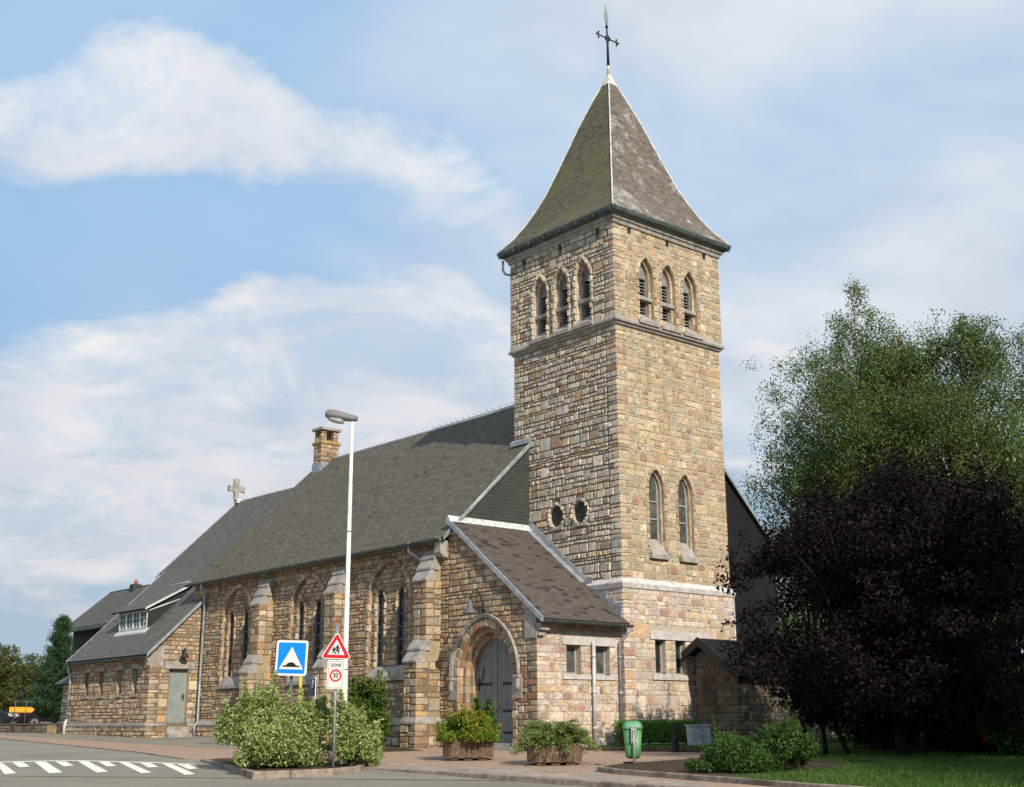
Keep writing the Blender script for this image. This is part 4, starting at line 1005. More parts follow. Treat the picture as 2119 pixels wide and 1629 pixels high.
mb = MB(); mb.loft([[(-3.95 + r * math.cos(a), YS - .22 + r * math.sin(a), z) for a in np.linspace(0, 6.283, 13)[:-1]] for r, z in ((.04, 3.46), (.06, 3.3), (.16, 3.14), (.17, 3.10))], smooth=True); CH.part(mb, 'shade', iron, sub=lampw)

# ---------------- buttresses
def buttress(y0, y1, seed):
    mb = MB(); r_ = np.random.default_rng(seed)
    segs = [(-.4, .64, -4.10), (.64, 2.38, -4.06), (3.0, 4.74, -3.74)]
    for k, (za, zb, xf) in enumerate(segs):
        e = .05 if k == 0 else 0
        cs = courses(za, zb, r_, (.14, .18, .21, .25))
        a = Wall(mb, (xf, 0, 0), LX, 'c', .024, seed + k); a.fill([(-y1 - e, za), (-y0 + e, za), (-y0 + e, zb), (-y1 - e, zb)], cs, [], seamR=True, wmax=.4)
        b = Wall(mb, (0, y0 - e, 0), FX, 'c', .024, seed + 5 + k); b.fill([(xf, za), (XW, za), (XW, zb), (xf, zb)], cs, [], seamL=True, wmax=.42)
        c = Wall(mb, (0, y1 + e, 0), (-1, 0, 0), 'c', .032, seed + 9 + k); c.fill([(-XW, za), (-xf, za), (-xf, zb), (-XW, zb)], cs, [], wmax=.42)
    # masonry behind the weatherings
    for (za, xa, zb, xb) in ((2.38, -4.06, 3.02, -3.74), (4.74, -3.74, 5.62, -3.32)):
        mb.prism([(XW, y0 + .02, za), (xa + .05, y0 + .02, za), (xb + .05, y0 + .02, zb), (XW, y0 + .02, zb)], (0, y1 - y0 - .04, 0), col=(.38, .29, .18))
    bt = CH.part(mb, 'buttress', stone)
    # two weatherings, built of stepped slabs
    for (steps) in ([(2.36, -4.12, 2.70, -3.90), (2.70, -3.95, 3.04, -3.72)], [(4.72, -3.80, 5.05, -3.60), (5.05, -3.65, 5.38, -3.45), (5.38, -3.50, 5.68, -3.27)]):
        mb = MB()
        for (za, xa, zb, xb) in steps:
            mb.prism([(xa, y0 - .03, za), (xa, y0 - .03, za + .06), (xb, y0 - .03, zb + .02), (xb + .1, y0 - .03, zb + .02), (xb + .13, y0 - .03, zb - .06), (xa + .36, y0 - .03, za)], (0, y1 - y0 + .06, 0))
        CH.part(mb, 'weathering', trim, sub=bt)
    mb = MB(); mb.loft([[(XW, y0 - o, z), (-4.06 - o, y0 - o, z), (-4.06 - o, y1 + o, z), (XW, y1 + o, z)][::-1] for o, z in ((.05, .62), (.075, .64), (.075, .70), (.0, .86))])
    CH.part(mb, 'plinth_course', trim, sub=bt)
for k, y in enumerate((4.36, 9.30, 14.2)): buttress(y, y + .62, 60 + 20 * k)

# ---------------- downpipes
def downpipe(path, r=.045, m=zinc, label=None):
    m_ = MB(); m_.tube(path, r, 8)
    p0, p1 = Vector(path[-2]), Vector(path[-1])
    if (p1 - p0).length > 1.2:
        for t in (.15, .5, .85):
            q = p0.lerp(p1, t); m_.tube([q - (p1 - p0).normalized() * .035, q + (p1 - p0).normalized() * .035], r * 1.22, 8)
    CH.part(m_, 'downpipe', m, label)
downpipe([(xe - .04, 19.2, 5.95), (xe - .04, 19.2, 5.75), (XW - .10, 19.35, 5.4), (XW - .10, 19.35, .75), (XW - .22, 19.35, .6), (XW - .22, 19.35, .0)], .05, label='long downpipe in the corner of nave and sacristy')
downpipe([(XS - .22, 27.1, 3.05), (XS - .22, 27.1, 2.9), (XS - .08, 27.15, 2.6), (XS - .08, 27.15, .85)], .045, label='downpipe at the far end of the sacristy')
m_ = MB(); m_.tube([(XS - .08, 27.15, .86), (XS - .14, 27.12, .76), (XS - .17, 27.12, .6), (XS - .17, 27.12, .1)], .062, 8); CH.part(m_, 'pipe_shoe', greyp)
downpipe([(xe - .02, 5.6, 5.98), (xe - .02, 5.6, 5.72), (XW - .16, 5.3, 5.50), (XW - .12, 5.12, 5.36), (XW - .1, 5.1, 5.0)], .05, label='short swan-neck pipe beside the nearest buttress')
downpipe([(-1.22, YP - .11, 2.84), (-1.22, YP - .11, .1)], .05, greyp, 'pale plastic pipe between the two porch windows')
downpipe([(-.06, pe - .02, 3.2), (-.06, pe + .05, 3.08), (-.17, YP - .09, 2.85), (-.17, YP - .09, .05)], .045, label='grey downpipe where porch and tower meet')
m_ = MB(); m_.tube([(-.30, 4.95, 15.72), (-.30, 4.95, 15.40), (-.24, 4.9, 15.25), (-.12, 4.75, 15.2), (-.10, 4.6, 15.2)], .04, 8); CH.part(m_, 'downpipe', gutterm, 'short crooked pipe below the tower gutter')
downpipe([(TW + .12, -.02, ZB - .05), (TW + .12, -.02, .2)], .045, label='downpipe at the right edge of the tower')

# ================================================================== GROUND
def sheet(name, poly, m, dz, kind='structure', skirt=.16):
    fl = [Vector((p[0], p[1], 0)) for p in poly]; tr = geometry.tessellate_polygon([fl]); n = len(poly)
    top = [(p[0], p[1], g(*p) + dz) for p in poly]; bot = [(x, y, z - skirt) for x, y, z in top]
    mb = MB(); fs = []
    for t_ in tr:
        a, b, c = [fl[i] for i in t_]
        fs.append(tuple(t_) if (b.x - a.x) * (c.y - a.y) - (b.y - a.y) * (c.x - a.x) > 0 else tuple(t_)[::-1])
    mb.add(top, fs); mb.add(top + bot, [(i, (i + 1) % n, n + (i + 1) % n, n + i) for i in range(n)])
    o = mb.build(name, m); o['kind'] = kind; return o
def gridsheet(name, xs_, ys_, zf, m):
    X, Y = np.meshgrid(xs_, ys_); V = [(x, y, zf(x, y)) for x, y in zip(X.ravel(), Y.ravel())]; nx = len(xs_)
    F = [(j * nx + i, j * nx + i + 1, (j + 1) * nx + i + 1, (j + 1) * nx + i) for j in range(len(ys_) - 1) for i in range(nx - 1)]
    mb = MB(); mb.add(V, F, smooth=True); o = mb.build(name, m); o['kind'] = 'structure'; return o
ax = np.concatenate([-np.geomspace(1500, 60, 18), np.linspace(-55, 55, 45), np.geomspace(60, 1500, 18)])
gridsheet('ground', ax, ax, lambda x, y: g(x, y) - .2, lawnm)
L0 = Vector((-15.89, 3.24)); NN = Vector((.835, .551))
def ramp_h(x, y):
    t = ((x - L0.x) * NN.x + (y - L0.y) * NN.y) / 3.3
    return -.10 + .10 * min(max(t, 0), 1)
# road: local frame along the hump so that the ramp has straight edges
DD = Vector((.551, -.835))
us = np.concatenate([np.linspace(-130, -20, 12), np.linspace(-18, 18, 19), np.linspace(22, 90, 10)]); ps = np.concatenate([np.linspace(-80, -4, 20), [-2, 0, .0001, 1.1, 2.2, 3.3, 3.3001], np.linspace(5, 60, 12)])
V = []; F = []; nu = len(us)
for p in ps:
    for u in us:
        x = L0.x + DD.x * u + NN.x * p; y = L0.y + DD.y * u + NN.y * p
        V.append((x, y, g(x, y) + ramp_h(x, y) - (.012 if p > 3.3 else 0.)))
mr = MB(); mr2 = MB()
for j in range(len(ps) - 1):
    for i in range(nu - 1):
        q = [j * nu + i, j * nu + i + 1, (j + 1) * nu + i + 1, (j + 1) * nu + i]
        (mr if ps[j + 1] <= .00005 else mr2).add([V[k] for k in q], [(0, 1, 2, 3)])
o = mr.build('road', asphalt2); o['kind'] = 'structure'
o = mr2.build('raised_road_table', asphalt); o['kind'] = 'structure'
mb = MB()
for a in range(-20, 22, 2):
    q = [(L0.x + DD.x * u + NN.x * p, L0.y + DD.y * u + NN.y * p) for u, p in ((a, -.05), (a + 1.98, -.05), (a + 1.98, .05), (a, .05))]
    mb.add([(x, y, g(x, y) - .096 + .004) for x, y in q], [(0, 1, 2, 3)])
o = mb.build('road_joint', kerbm); o['kind'] = 'structure'
TEETH = [[(-14.74, 7.08), (-14.69, 6.72), (-15.43, 3.57), (-15.71, 3.47)], [(-14.05, 6.33), (-13.86, 6.08), (-14.68, 2.85), (-14.96, 2.89)], [(-13.25, 5.69), (-13.09, 5.41), (-13.94, 2.13), (-14.2, 2.14)],
         [(-12.74, 4.41), (-12.63, 4.09), (-13.38, 1.17), (-13.63, 1.13)], [(-12.23, 3.17), (-12.12, 2.86), (-12.93, 0.02), (-13.17, 0.01)], [(-14.46, 6.7), (-14.27, 6.45), (-14.63, 5.0), (-14.86, 5.05)],
         [(-13.68, 5.98), (-13.5, 5.75), (-13.83, 4.38), (-14.07, 4.38)], [(-12.98, 5.09), (-12.85, 4.76), (-13.22, 3.41), (-13.41, 3.5)], [(-12.49, 3.79), (-12.35, 3.5), (-12.68, 2.34), (-12.9, 2.38)], [(-12.07, 2.68), (-11.92, 2.39), (-12.29, 1.18), (-12.51, 1.22)],
         [(-15.9, 8.3), (-15.4, 8.0), (-16.0, 4.3), (-16.4, 4.3)]]
LINE = [(-15.9, 8.4), (-14.73, 7.12), (-13.79, 6.63), (-13.06, 5.89), (-12.51, 4.43), (-12.1, 3.22), (-11.8, 2.32), (-11.88, 2.16), (-12.2, 3.01), (-12.63, 4.15), (-13.19, 5.54), (-13.92, 6.27), (-14.81, 6.88), (-16., 8.1)]
mb = MB()
def rz(x, y): return g(x, y) + ramp_h(x, y) + .005
for q in TEETH:
    # subdivide lengthways so that the paint follows the ramp
    a, b, c, d = [Vector((*p, 0)) for p in q]
    for k in range(8):
        t0, t1 = k / 8, (k + 1) / 8
        r4 = [a.lerp(d, t0), b.lerp(c, t0), b.lerp(c, t1), a.lerp(d, t1)]
        mb.add([(p.x, p.y, rz(p.x, p.y) + .002) for p in r4], [(0, 1, 2, 3)])
for k in range(6):
    q = [LINE[k], LINE[k + 1], LINE[-2 - k], LINE[-1 - k]]
    mb.add([(x, y, rz(x, y) + .006) for x, y in q], [(0, 1, 2, 3)])
o = mb.build('road_marking', paintw); o['kind'] = 'structure'
PAVE = [(-9.86, -2.3), (-9.66, -4.2), (-9.56, -6.5), (-9.51, -8.4), (-9.51, -11), (-9.71, -20), (-9.91, -40), (8, -40), (8, 4), (-3., 4), (-3., 5.5), (-7.75, 5.5), (-7.7, 10), (-7.65, 18.2), (-7.43, 28.6), (-7.3, 36), (-8., 36), (-8.3, 28), (-9.2, 20.3), (-10.1, 9.4), (-11., 4.6), (-10.9, 3.4), (-10.4, 0)]
sheet('brick_pavement', PAVE, paver, 0.)
band = mat('pinkish_paving', (.34, .265, .21), .95, nscale=2.5, namp=.25, tint=((.24, .19, .16, 1), .8, .5, .75), bump=.3, bscale=60., spec=.1)
sheet('pavement_edge', [(-9.85, -2.3), (-9.6, -4.2), (-9.5, -6.5), (-9.45, -8.4), (-9.45, -11), (-9.0, -11), (-8.55, -9.), (-8.25, -7.4), (-8.2, -4.2), (-8.6, -1.2), (-9.2, .5)], band, .004, skirt=.02)
sheet('asphalt_pavement', [(-3, 5.5), (-7.75, 5.5), (-7.7, 10), (-7.65, 18.2), (-7.43, 28.6), (-7.3, 36), (-5, 36), (-3, 28)], asphalt2, .003)
LAWN = [(-2.3, .02), (-2.0, -.7), (-1.62, -1.6), (-1.1, -3.2), (-.9, -4.6), (-1.4, -5.6), (-3.5, -6.1), (-6.3, -6.12), (-7.2, -6.4), (-7.8, -6.9), (-8.05, -7.6), (-8.22, -9), (-8.38, -10), (-8.42, -10.9), (-8.7, -12.8), (-9, -18), (-9.3, -40), (45, -40), (45, 14), (8.4, 14), (8.4, .6), (4.8, -.06)]
sheet('lawn', LAWN, lawnm, .07)
sheet('soil_bed', [(-3.6, -6.25), (-6.3, -6.25), (-7.1, -6.5), (-7.65, -6.98), (-7.92, -7.65), (-8.08, -9), (-8.2, -10.2), (-7., -11.), (-4.5, -10.5), (-3., -8.5)], soil, .078, skirt=.02)
ISL = [(-11.2, 3.2), (-12.72, -2.05), (-12.06, -2.38), (-11.16, -2.55), (-10.3, -2.25), (-9.4, -1.25), (-9.0, .5), (-9.6, 2.6), (-10.5, 3.6)]
sheet('planting_bed', ISL, soil, .03)
sheet('soil_strip', [(-4.8, 3.0), (-4.4, 4.3), (-3.2, 4.3), (-3.2, 9.), (-5.6, 9.), (-6.6, 3.6)], soil, .012, skirt=.03)
def kerb(pts, w_, top, low, m, name='kerb', gap=.012, seg=1.):
    mb = MB(); pts = [Vector((*p, 0)) for p in pts]; r_ = np.random.default_rng(3)
    dn = []
    for i in range(len(pts)):
        t = (pts[min(i + 1, len(pts) - 1)] - pts[max(i - 1, 0)]).normalized(); dn.append(Vector((-t.y, t.x, 0)))
    for i in range(len(pts) - 1):
        L = (pts[i + 1] - pts[i]).length; k = max(1, int(L / seg))
        for j in range(k):
            t0, t1 = j / k + gap / L / 2, (j + 1) / k - gap / L / 2
            a = pts[i].lerp(pts[i + 1], t0); b = pts[i].lerp(pts[i + 1], t1); na = dn[i].lerp(dn[i + 1], t0); nb = dn[i].lerp(dn[i + 1], t1)
            dz = r_.uniform(-.004, .004)
            rings = []
            for p, n_ in ((a, na), (b, nb)):
                z = g(p.x, p.y) + dz; q = p + n_ * w_
                rings.append([(p.x, p.y, z + low), (p.x, p.y, z + top - .015), (p.x + n_.x * .015, p.y + n_.y * .015, z + top), (q.x, q.y, z + top), (q.x, q.y, z + low)])
            mb.loft(rings)
    o = mb.build(name, m); o['kind'] = 'structure'; return o
kerb([(-9.95, -2.3), (-9.75, -4.2), (-9.65, -6.5), (-9.6, -8.4), (-9.6, -11), (-9.8, -20), (-10, -40)], .16, .006, -.2, kerbm)
kerb([(-11.2, 3.25), (-12.74, -2.08), (-12.06, -2.41), (-11.16, -2.58), (-10.3, -2.28), (-9.4, -1.28)], .12, .055, -.2, kerbm)
kerb([(-2.3, .0), (-2.03, -.7), (-1.65, -1.6), (-1.13, -3.2), (-.93, -4.6), (-1.4, -5.6)], .14, .085, -.1, kerbdark)
kerb(list(reversed([(-9, -18), (-8.72, -12.8), (-8.44, -10.9), (-8.4, -10), (-8.24, -9), (-8.07, -7.6), (-7.82, -6.88), (-7.21, -6.38), (-6.3, -6.1), (-5.0, -6.08)])), .10, .10, -.1, kerbm)
kerb([(-10.95, 4.5), (-10.1, 9.4), (-9.2, 20.3), (-8.3, 28), (-8., 36)], .09, .012, -.1, kerbm)

# ================================================================== VEGETATION
def unit(n, rng):
    v = rng.normal(size=(n, 3)); return v / np.linalg.norm(v, axis=1, keepdims=True)
def leaves(mb, C, L, Wd, cols, rng, droop=0., fwd=None, spread=1., m=0, six=False):
    n = len(C); a = unit(n, rng) * spread
    if fwd is not None: a = a + fwd
    a[:, 2] -= droop; a /= np.linalg.norm(a, axis=1, keepdims=True).clip(1e-6)
    b = np.cross(a, unit(n, rng)); b /= np.linalg.norm(b, axis=1, keepdims=True).clip(1e-6)
    l = (L * rng.uniform(.65, 1.3, n))[:, None]; w_ = (Wd * rng.uniform(.7, 1.25, n))[:, None]
    V = np.stack([C - a * l / 2, C + b * w_ / 2 + a * l * .05, C + a * l / 2, C - b * w_ / 2 + a * l * .05], 1).reshape(-1, 3)
    F = np.arange(4 * n).reshape(n, 4)
    mb.add(V, F, col=np.repeat(cols, 4, 0), m=m)
def colmix(base, n, rng, var=.3):
    base = np.array(base, float); k = rng.integers(0, len(base), n)
    return np.clip(base[k] * rng.uniform(1 - var, 1 + var, (n, 1)), .002, .9)
def lumps(center, R, n, r, rng, zmin=None, shell=.55):
    d = unit(n, rng); f = rng.uniform(shell, 1., n)[:, None]
    P = np.array(center) + d * np.array(R) * f
    if zmin is not None: P[:, 2] = np.maximum(P[:, 2], zmin + r * .5)
    return P, r * rng.uniform(.65, 1.35, n)
def fill_lumps(P, r, per, rng, flat=1., shell=.35):
    C = []
    for p, q in zip(P, r):
        n = int(per * (q / r.mean()) ** 2); u = unit(n, rng) * (rng.uniform(shell, 1., n) ** .6)[:, None] * q; u[:, 2] *= flat; C.append(p + u)
    return np.concatenate(C)
def stems(base, P, rng, r0=.02, spread=.3, n=None):
    mb = MB(); idx = rng.permutation(len(P))[:n or len(P)]
    for i in idx:
        b = np.array(base) + np.array([rng.uniform(-spread, spread), rng.uniform(-spread, spread), 0]); e = P[i]; mid = (b * .5 + e * .5) + np.array([*(e - b)[:2] * -.12, .0])
        mb.tube([b, mid, e], [r0, r0 * .7, r0 * .3], 5)
    return mb
def bush(name, label, base, lumpsets, leaf, cols, per, m, seed, cat='shrub', group=None, droop=0., stemr=.014, spread=.3, var=.3, topcols=None, shoots=0.):
    rng = np.random.default_rng(seed); t = Thing(name, base, label, cat, group); mb = MB(); allP = []
    for (c, R, n, r) in lumpsets:
        P, q = lumps(c, R, n, r, rng, base[2]); allP.append(P); C = fill_lumps(P, q, per, rng)
        sh = []
        for p, q_ in zip(P, q):
            if shoots and rng.random() < shoots:
                d_ = (p - np.array(c)) / np.array(R); d_ = d_ / max(np.linalg.norm(d_), 1e-3) * .7 + np.array([0, 0, .9]); L_ = q_ * rng.uniform(1.2, 2.1); n_ = int(per * .22); s_ = rng.random(n_) ** .8
                sh.append(p + d_ * L_ * s_[:, None] + rng.normal(size=(n_, 3)) * (.055 * (1.25 - s_))[:, None])
        if sh: C = np.concatenate([C] + sh)
        C = C[C[:, 2] > base[2] + .02]
        col = colmix(cols, len(C), rng, var)
        if topcols is not None:
            zz = (C[:, 2] - C[:, 2].min()) / np.ptp(C[:, 2]); k = rng.random(len(C)) < np.clip((zz - .22) * 1.5, 0, .8)
            col[k] = colmix(topcols, k.sum(), rng, var)
        leaves(mb, C, leaf[0], leaf[1], col, rng, droop)
    t.part(mb, 'foliage', m); t.part(stems(base, np.concatenate(allP), rng, stemr, spread, 40), 'stems', bark)
    return t

# --- variegated bush on the island (two rounded masses)
zi = g(-11, -1) + .03
VAR = [(.36, .40, .15), (.23, .31, .075), (.50, .50, .25), (.12, .19, .04), (.29, .35, .105)]
bush('variegated_shrub', 'big cream-variegated shrub behind the triangular warning sign, in the kerbed bed', (-11.3, -.7, zi),
     [((-11.5, -.85, zi + .46), (.98, .72, .36), 46, .25), ((-11.98, -.2, zi + .85), (.42, .5, .42), 22, .23), ((-11.7, -.48, zi + 1.12), (.34, .36, .40), 17, .20), ((-10.9, -1.1, zi + 1.02), (.27, .4, .40), 16, .19), ((-11.45, -.2, zi + .75), (.5, .5, .35), 14, .22), ((-11.5, -1.05, zi + .26), (.95, .6, .24), 24, .22)],
     (.085, .036), VAR, 300, leafm, 101, spread=.5, shoots=.6)
bush('variegated_shrub', 'smaller cream-variegated shrub right of the sign posts, round in outline', (-10.1, -1.55, zi),
     [((-10.1, -1.6, zi + .75), (.42, .42, .42), 18, .24), ((-10.0, -1.75, zi + .42), (.46, .4, .36), 16, .22), ((-10.25, -1.5, zi + 1.0), (.3, .3, .25), 8, .2)],
     (.085, .036), VAR, 300, leafm, 102, spread=.1, stemr=.02, shoots=.6)
# --- rhododendron by the buttress
zr = g(-6.2, 3.1)
bush('rhododendron', 'dark glossy evergreen shrub with rusty new tips against the nave wall', (-5.9, 4.2, zr),
     [((-5.9, 4.25, zr + .75), (.75, .75, .6), 36, .26), ((-5.8, 4.3, zr + 1.45), (.5, .5, .4), 20, .22)],
     (.13, .042), [(.035, .075, .014), (.06, .11, .02), (.025, .055, .012), (.09, .14, .03)], 190, leafdark, 103, shoots=.5, topcols=[(.06, .12, .02), (.15, .10, .03), (.10, .16, .03), (.07, .13, .02)])
# --- planters with shrubs
def planter(x, y, rot, w_, d_, h_, label, seed):
    z = g(x, y); t = Thing('planter', (x, y, z), label, 'planter', 'octagonal wooden planters on the brick forecourt')
    ch = .2; P0 = [(-w_ + ch, -d_), (w_ - ch, -d_), (w_, -d_ + ch), (w_, d_ - ch), (w_ - ch, d_), (-w_ + ch, d_), (-w_, d_ - ch), (-w_, -d_ + ch)]
    c, s_ = math.cos(rot), math.sin(rot); T = lambda p, z_: (x + p[0] * c - p[1] * s_, y + p[0] * s_ + p[1] * c, z_)
    mb = MB(); r_ = np.random.default_rng(seed)
    for i in range(8):
        a, b = np.array(P0[i]), np.array(P0[(i + 1) % 8]); L = np.linalg.norm(b - a); k = max(1, round(L / .15)); nrm = np.array([(b - a)[1], -(b - a)[0]]) / L
        for j in range(k):
            p = a + (b - a) * (j / k) + (b - a) / L * .004; q = a + (b - a) * ((j + 1) / k) - (b - a) / L * .004; o_ = nrm * r_.uniform(0, .008); hh = h_ + r_.uniform(-.008, .008)
            mb.hexa([T(p + o_, z + .06), T(q + o_, z + .06), T(q - nrm * .04, z + .06), T(p - nrm * .04, z + .06), T(p + o_, z + hh), T(q + o_, z + hh), T(q - nrm * .04, z + hh), T(p - nrm * .04, z + hh)])
    t.part(mb, 'tub', wood)
    mb = MB(); mb.prism([T((p[0] * .94, p[1] * .94), z + h_ - .08) for p in P0], (0, 0, .03)); t.part(mb, 'earth', soil)
    for sx in (-.55, 0, .55):
        mb = MB(); mb.hexa([T(p, z_) for z_ in (z, z + .06) for p in ((sx * w_ - .09, -d_ * .9), (sx * w_ + .09, -d_ * .9), (sx * w_ + .09, d_ * .9), (sx * w_ - .09, d_ * .9))]); t.part(mb, 'foot', wood)
    return t
PR = -.66
planter(-6.75, -1.45, PR, .59, .50, .47, 'wooden planter holding the orange-tipped shrub, in front of the porch door', 1)
planter(-6.72, -4.42, PR, .57, .48, .40, 'wooden planter under the spreading juniper, nearer the bin', 2)
z1 = g(-6.75, -1.45) + .4
bush('orange_tipped_shrub', 'green shrub flushed with orange and yellow leaves in the planter by the door', (-6.75, -1.45, z1),
     [((-6.85, -1.5, z1 + .32), (.62, .62, .26), 44, .17), ((-6.9, -1.55, z1 + .06), (.74, .74, .16), 34, .15), ((-6.85, -1.5, z1 + .56), (.40, .40, .14), 16, .14)],
     (.062, .028), [(.10, .20, .018), (.15, .26, .025), (.06, .13, .015), (.30, .27, .03)], 210, leafm, 104, shoots=.5, topcols=[(.40, .22, .03), (.30, .27, .035), (.16, .24, .03), (.34, .17, .03), (.14, .24, .025)], stemr=.008, spread=.25)
for k, (px, py, hh) in enumerate(((-6.46, -1.40, 1.0), (-6.24, -1.60, .97))):
    rng = np.random.default_rng(110 + k); t = Thing('dwarf_conifer', (px, py, z1), ('left' if k == 0 else 'right') + ' of two small green conifers rising behind the orange-tipped shrub', 'shrub', 'dwarf conifers in the planter')
    n = 6500; zz = rng.uniform(0, 1, n) ** .9; r_ = (.36 * (1 - zz * .85) * (.55 + .45 * rng.random(n)) * (.75 + .35 * np.sin(zz * 40 + rng.random(n)))); a = rng.uniform(0, 6.283, n)
    C = np.stack([px + r_ * np.cos(a), py + r_ * np.sin(a), z1 + zz * hh], 1); f = np.stack([np.cos(a), np.sin(a), np.full(n, 1.1)], 1)
    mb = MB(); leaves(mb, C, .075, .014, colmix([(.05, .13, .03), (.08, .18, .045), (.03, .085, .022)], n, rng), rng, fwd=f, spread=.6); t.part(mb, 'foliage', needle)
    mb = MB(); mb.tube([(px, py, z1 - .1), (px, py, z1 + hh * .8)], [.02, .008], 6); t.part(mb, 'trunk', bark)
z2 = g(-6.72, -4.42) + .36
t = Thing('juniper', (-6.72, -4.42, z2), 'low spreading juniper spilling over the sides of its wooden planter', 'shrub'); rng = np.random.default_rng(120); mb = MB(); ms = MB()
for k in range(190):
    a = rng.uniform(0, 6.283); el = rng.uniform(.02, 1.) ; L = rng.uniform(.5, 1.12) * (1.05 - .40 * el)
    d = np.array([math.cos(a), math.sin(a), 0]); top = .08 + .44 * el + rng.uniform(-.05, .08)
    ss = np.linspace(0, 1, 7); path = np.array([np.array([-6.72, -4.42, z2]) + d * L * s_ + np.array([0, 0, top * math.sin(min(s_ * 1.9, 1.7)) - (.28 * max(s_ - .55, 0) ** 1.2 * 2.0) * (1.15 - el)]) for s_ in ss])
    if k < 40: ms.tube(path, [.014, .012, .011, .01, .008, .006, .004], 4)
    n = 150; s_ = rng.uniform(.25, 1, n); i = np.minimum((s_ * 6).astype(int), 5); f_ = (s_ * 6 - i)[:, None]
    C = path[i] * (1 - f_) + path[i + 1] * f_ + rng.normal(size=(n, 3)) * np.array([.035, .035, .022])
    tg = path[i + 1] - path[i]; tg /= np.linalg.norm(tg, axis=1, keepdims=True)
    leaves(mb, C, .07, .016, colmix([(.12, .19, .042), (.19, .245, .065), (.06, .11, .027), (.22, .235, .07)], n, rng), rng, fwd=tg * 1.4, spread=.7)
t.part(mb, 'foliage', needle); t.part(ms, 'stems', bark)
# --- dark shrub at the right kerb
zb = g(-6.6, -9.5) + .07
bush('kerbside_shrub', 'broad dark green clipped shrub at the kerb, right of the bin', (-6.55, -9.55, zb),
     [((-7.05, -9.75, zb + .28), (.52, .5, .24), 34, .18), ((-6.35, -10.35, zb + .40), (.54, .5, .34), 40, .19), ((-6.75, -10.05, zb + .18), (.85, .55, .18), 36, .18), ((-7.45, -9.45, zb + .12), (.36, .4, .13), 14, .15)],
     (.055, .026), [(.045, .095, .018), (.07, .135, .025), (.028, .06, .013), (.10, .17, .035)], 300, leafm, 105, spread=.4, shoots=.25)
# --- clipped hedge against the tower
rng = np.random.default_rng(130); zh = .10; t = Thing('hedge', (1.2, -.6, zh), 'low clipped bright green hedge at the foot of the tower', 'hedge'); mb = MB(); n = 26000
C = np.stack([rng.uniform(-.85, 2.0, n), rng.uniform(-.88, -.3, n), rng.uniform(zh + .02, zh + .60, n)], 1)
k = np.minimum.reduce([C[:, 1] + .88, -.3 - C[:, 1], zh + .60 - C[:, 2], C[:, 0] + .85, 2.0 - C[:, 0]]) < .11; C = C[k] + rng.normal(size=(k.sum(), 3)) * .02
leaves(mb, C, .055, .028, colmix([(.10, .23, .03), (.135, .29, .042), (.06, .14, .02), (.19, .34, .06)], len(C), rng), rng); t.part(mb, 'foliage', leafm)
mb = MB()
for k in range(18): mb.tube([(-.7 + k * .15, -.6, zh - .05), (-.7 + k * .15 + rng.uniform(-.05, .05), -.6, zh + .5)], [.015, .008], 5)
t.part(mb, 'stems', bark)

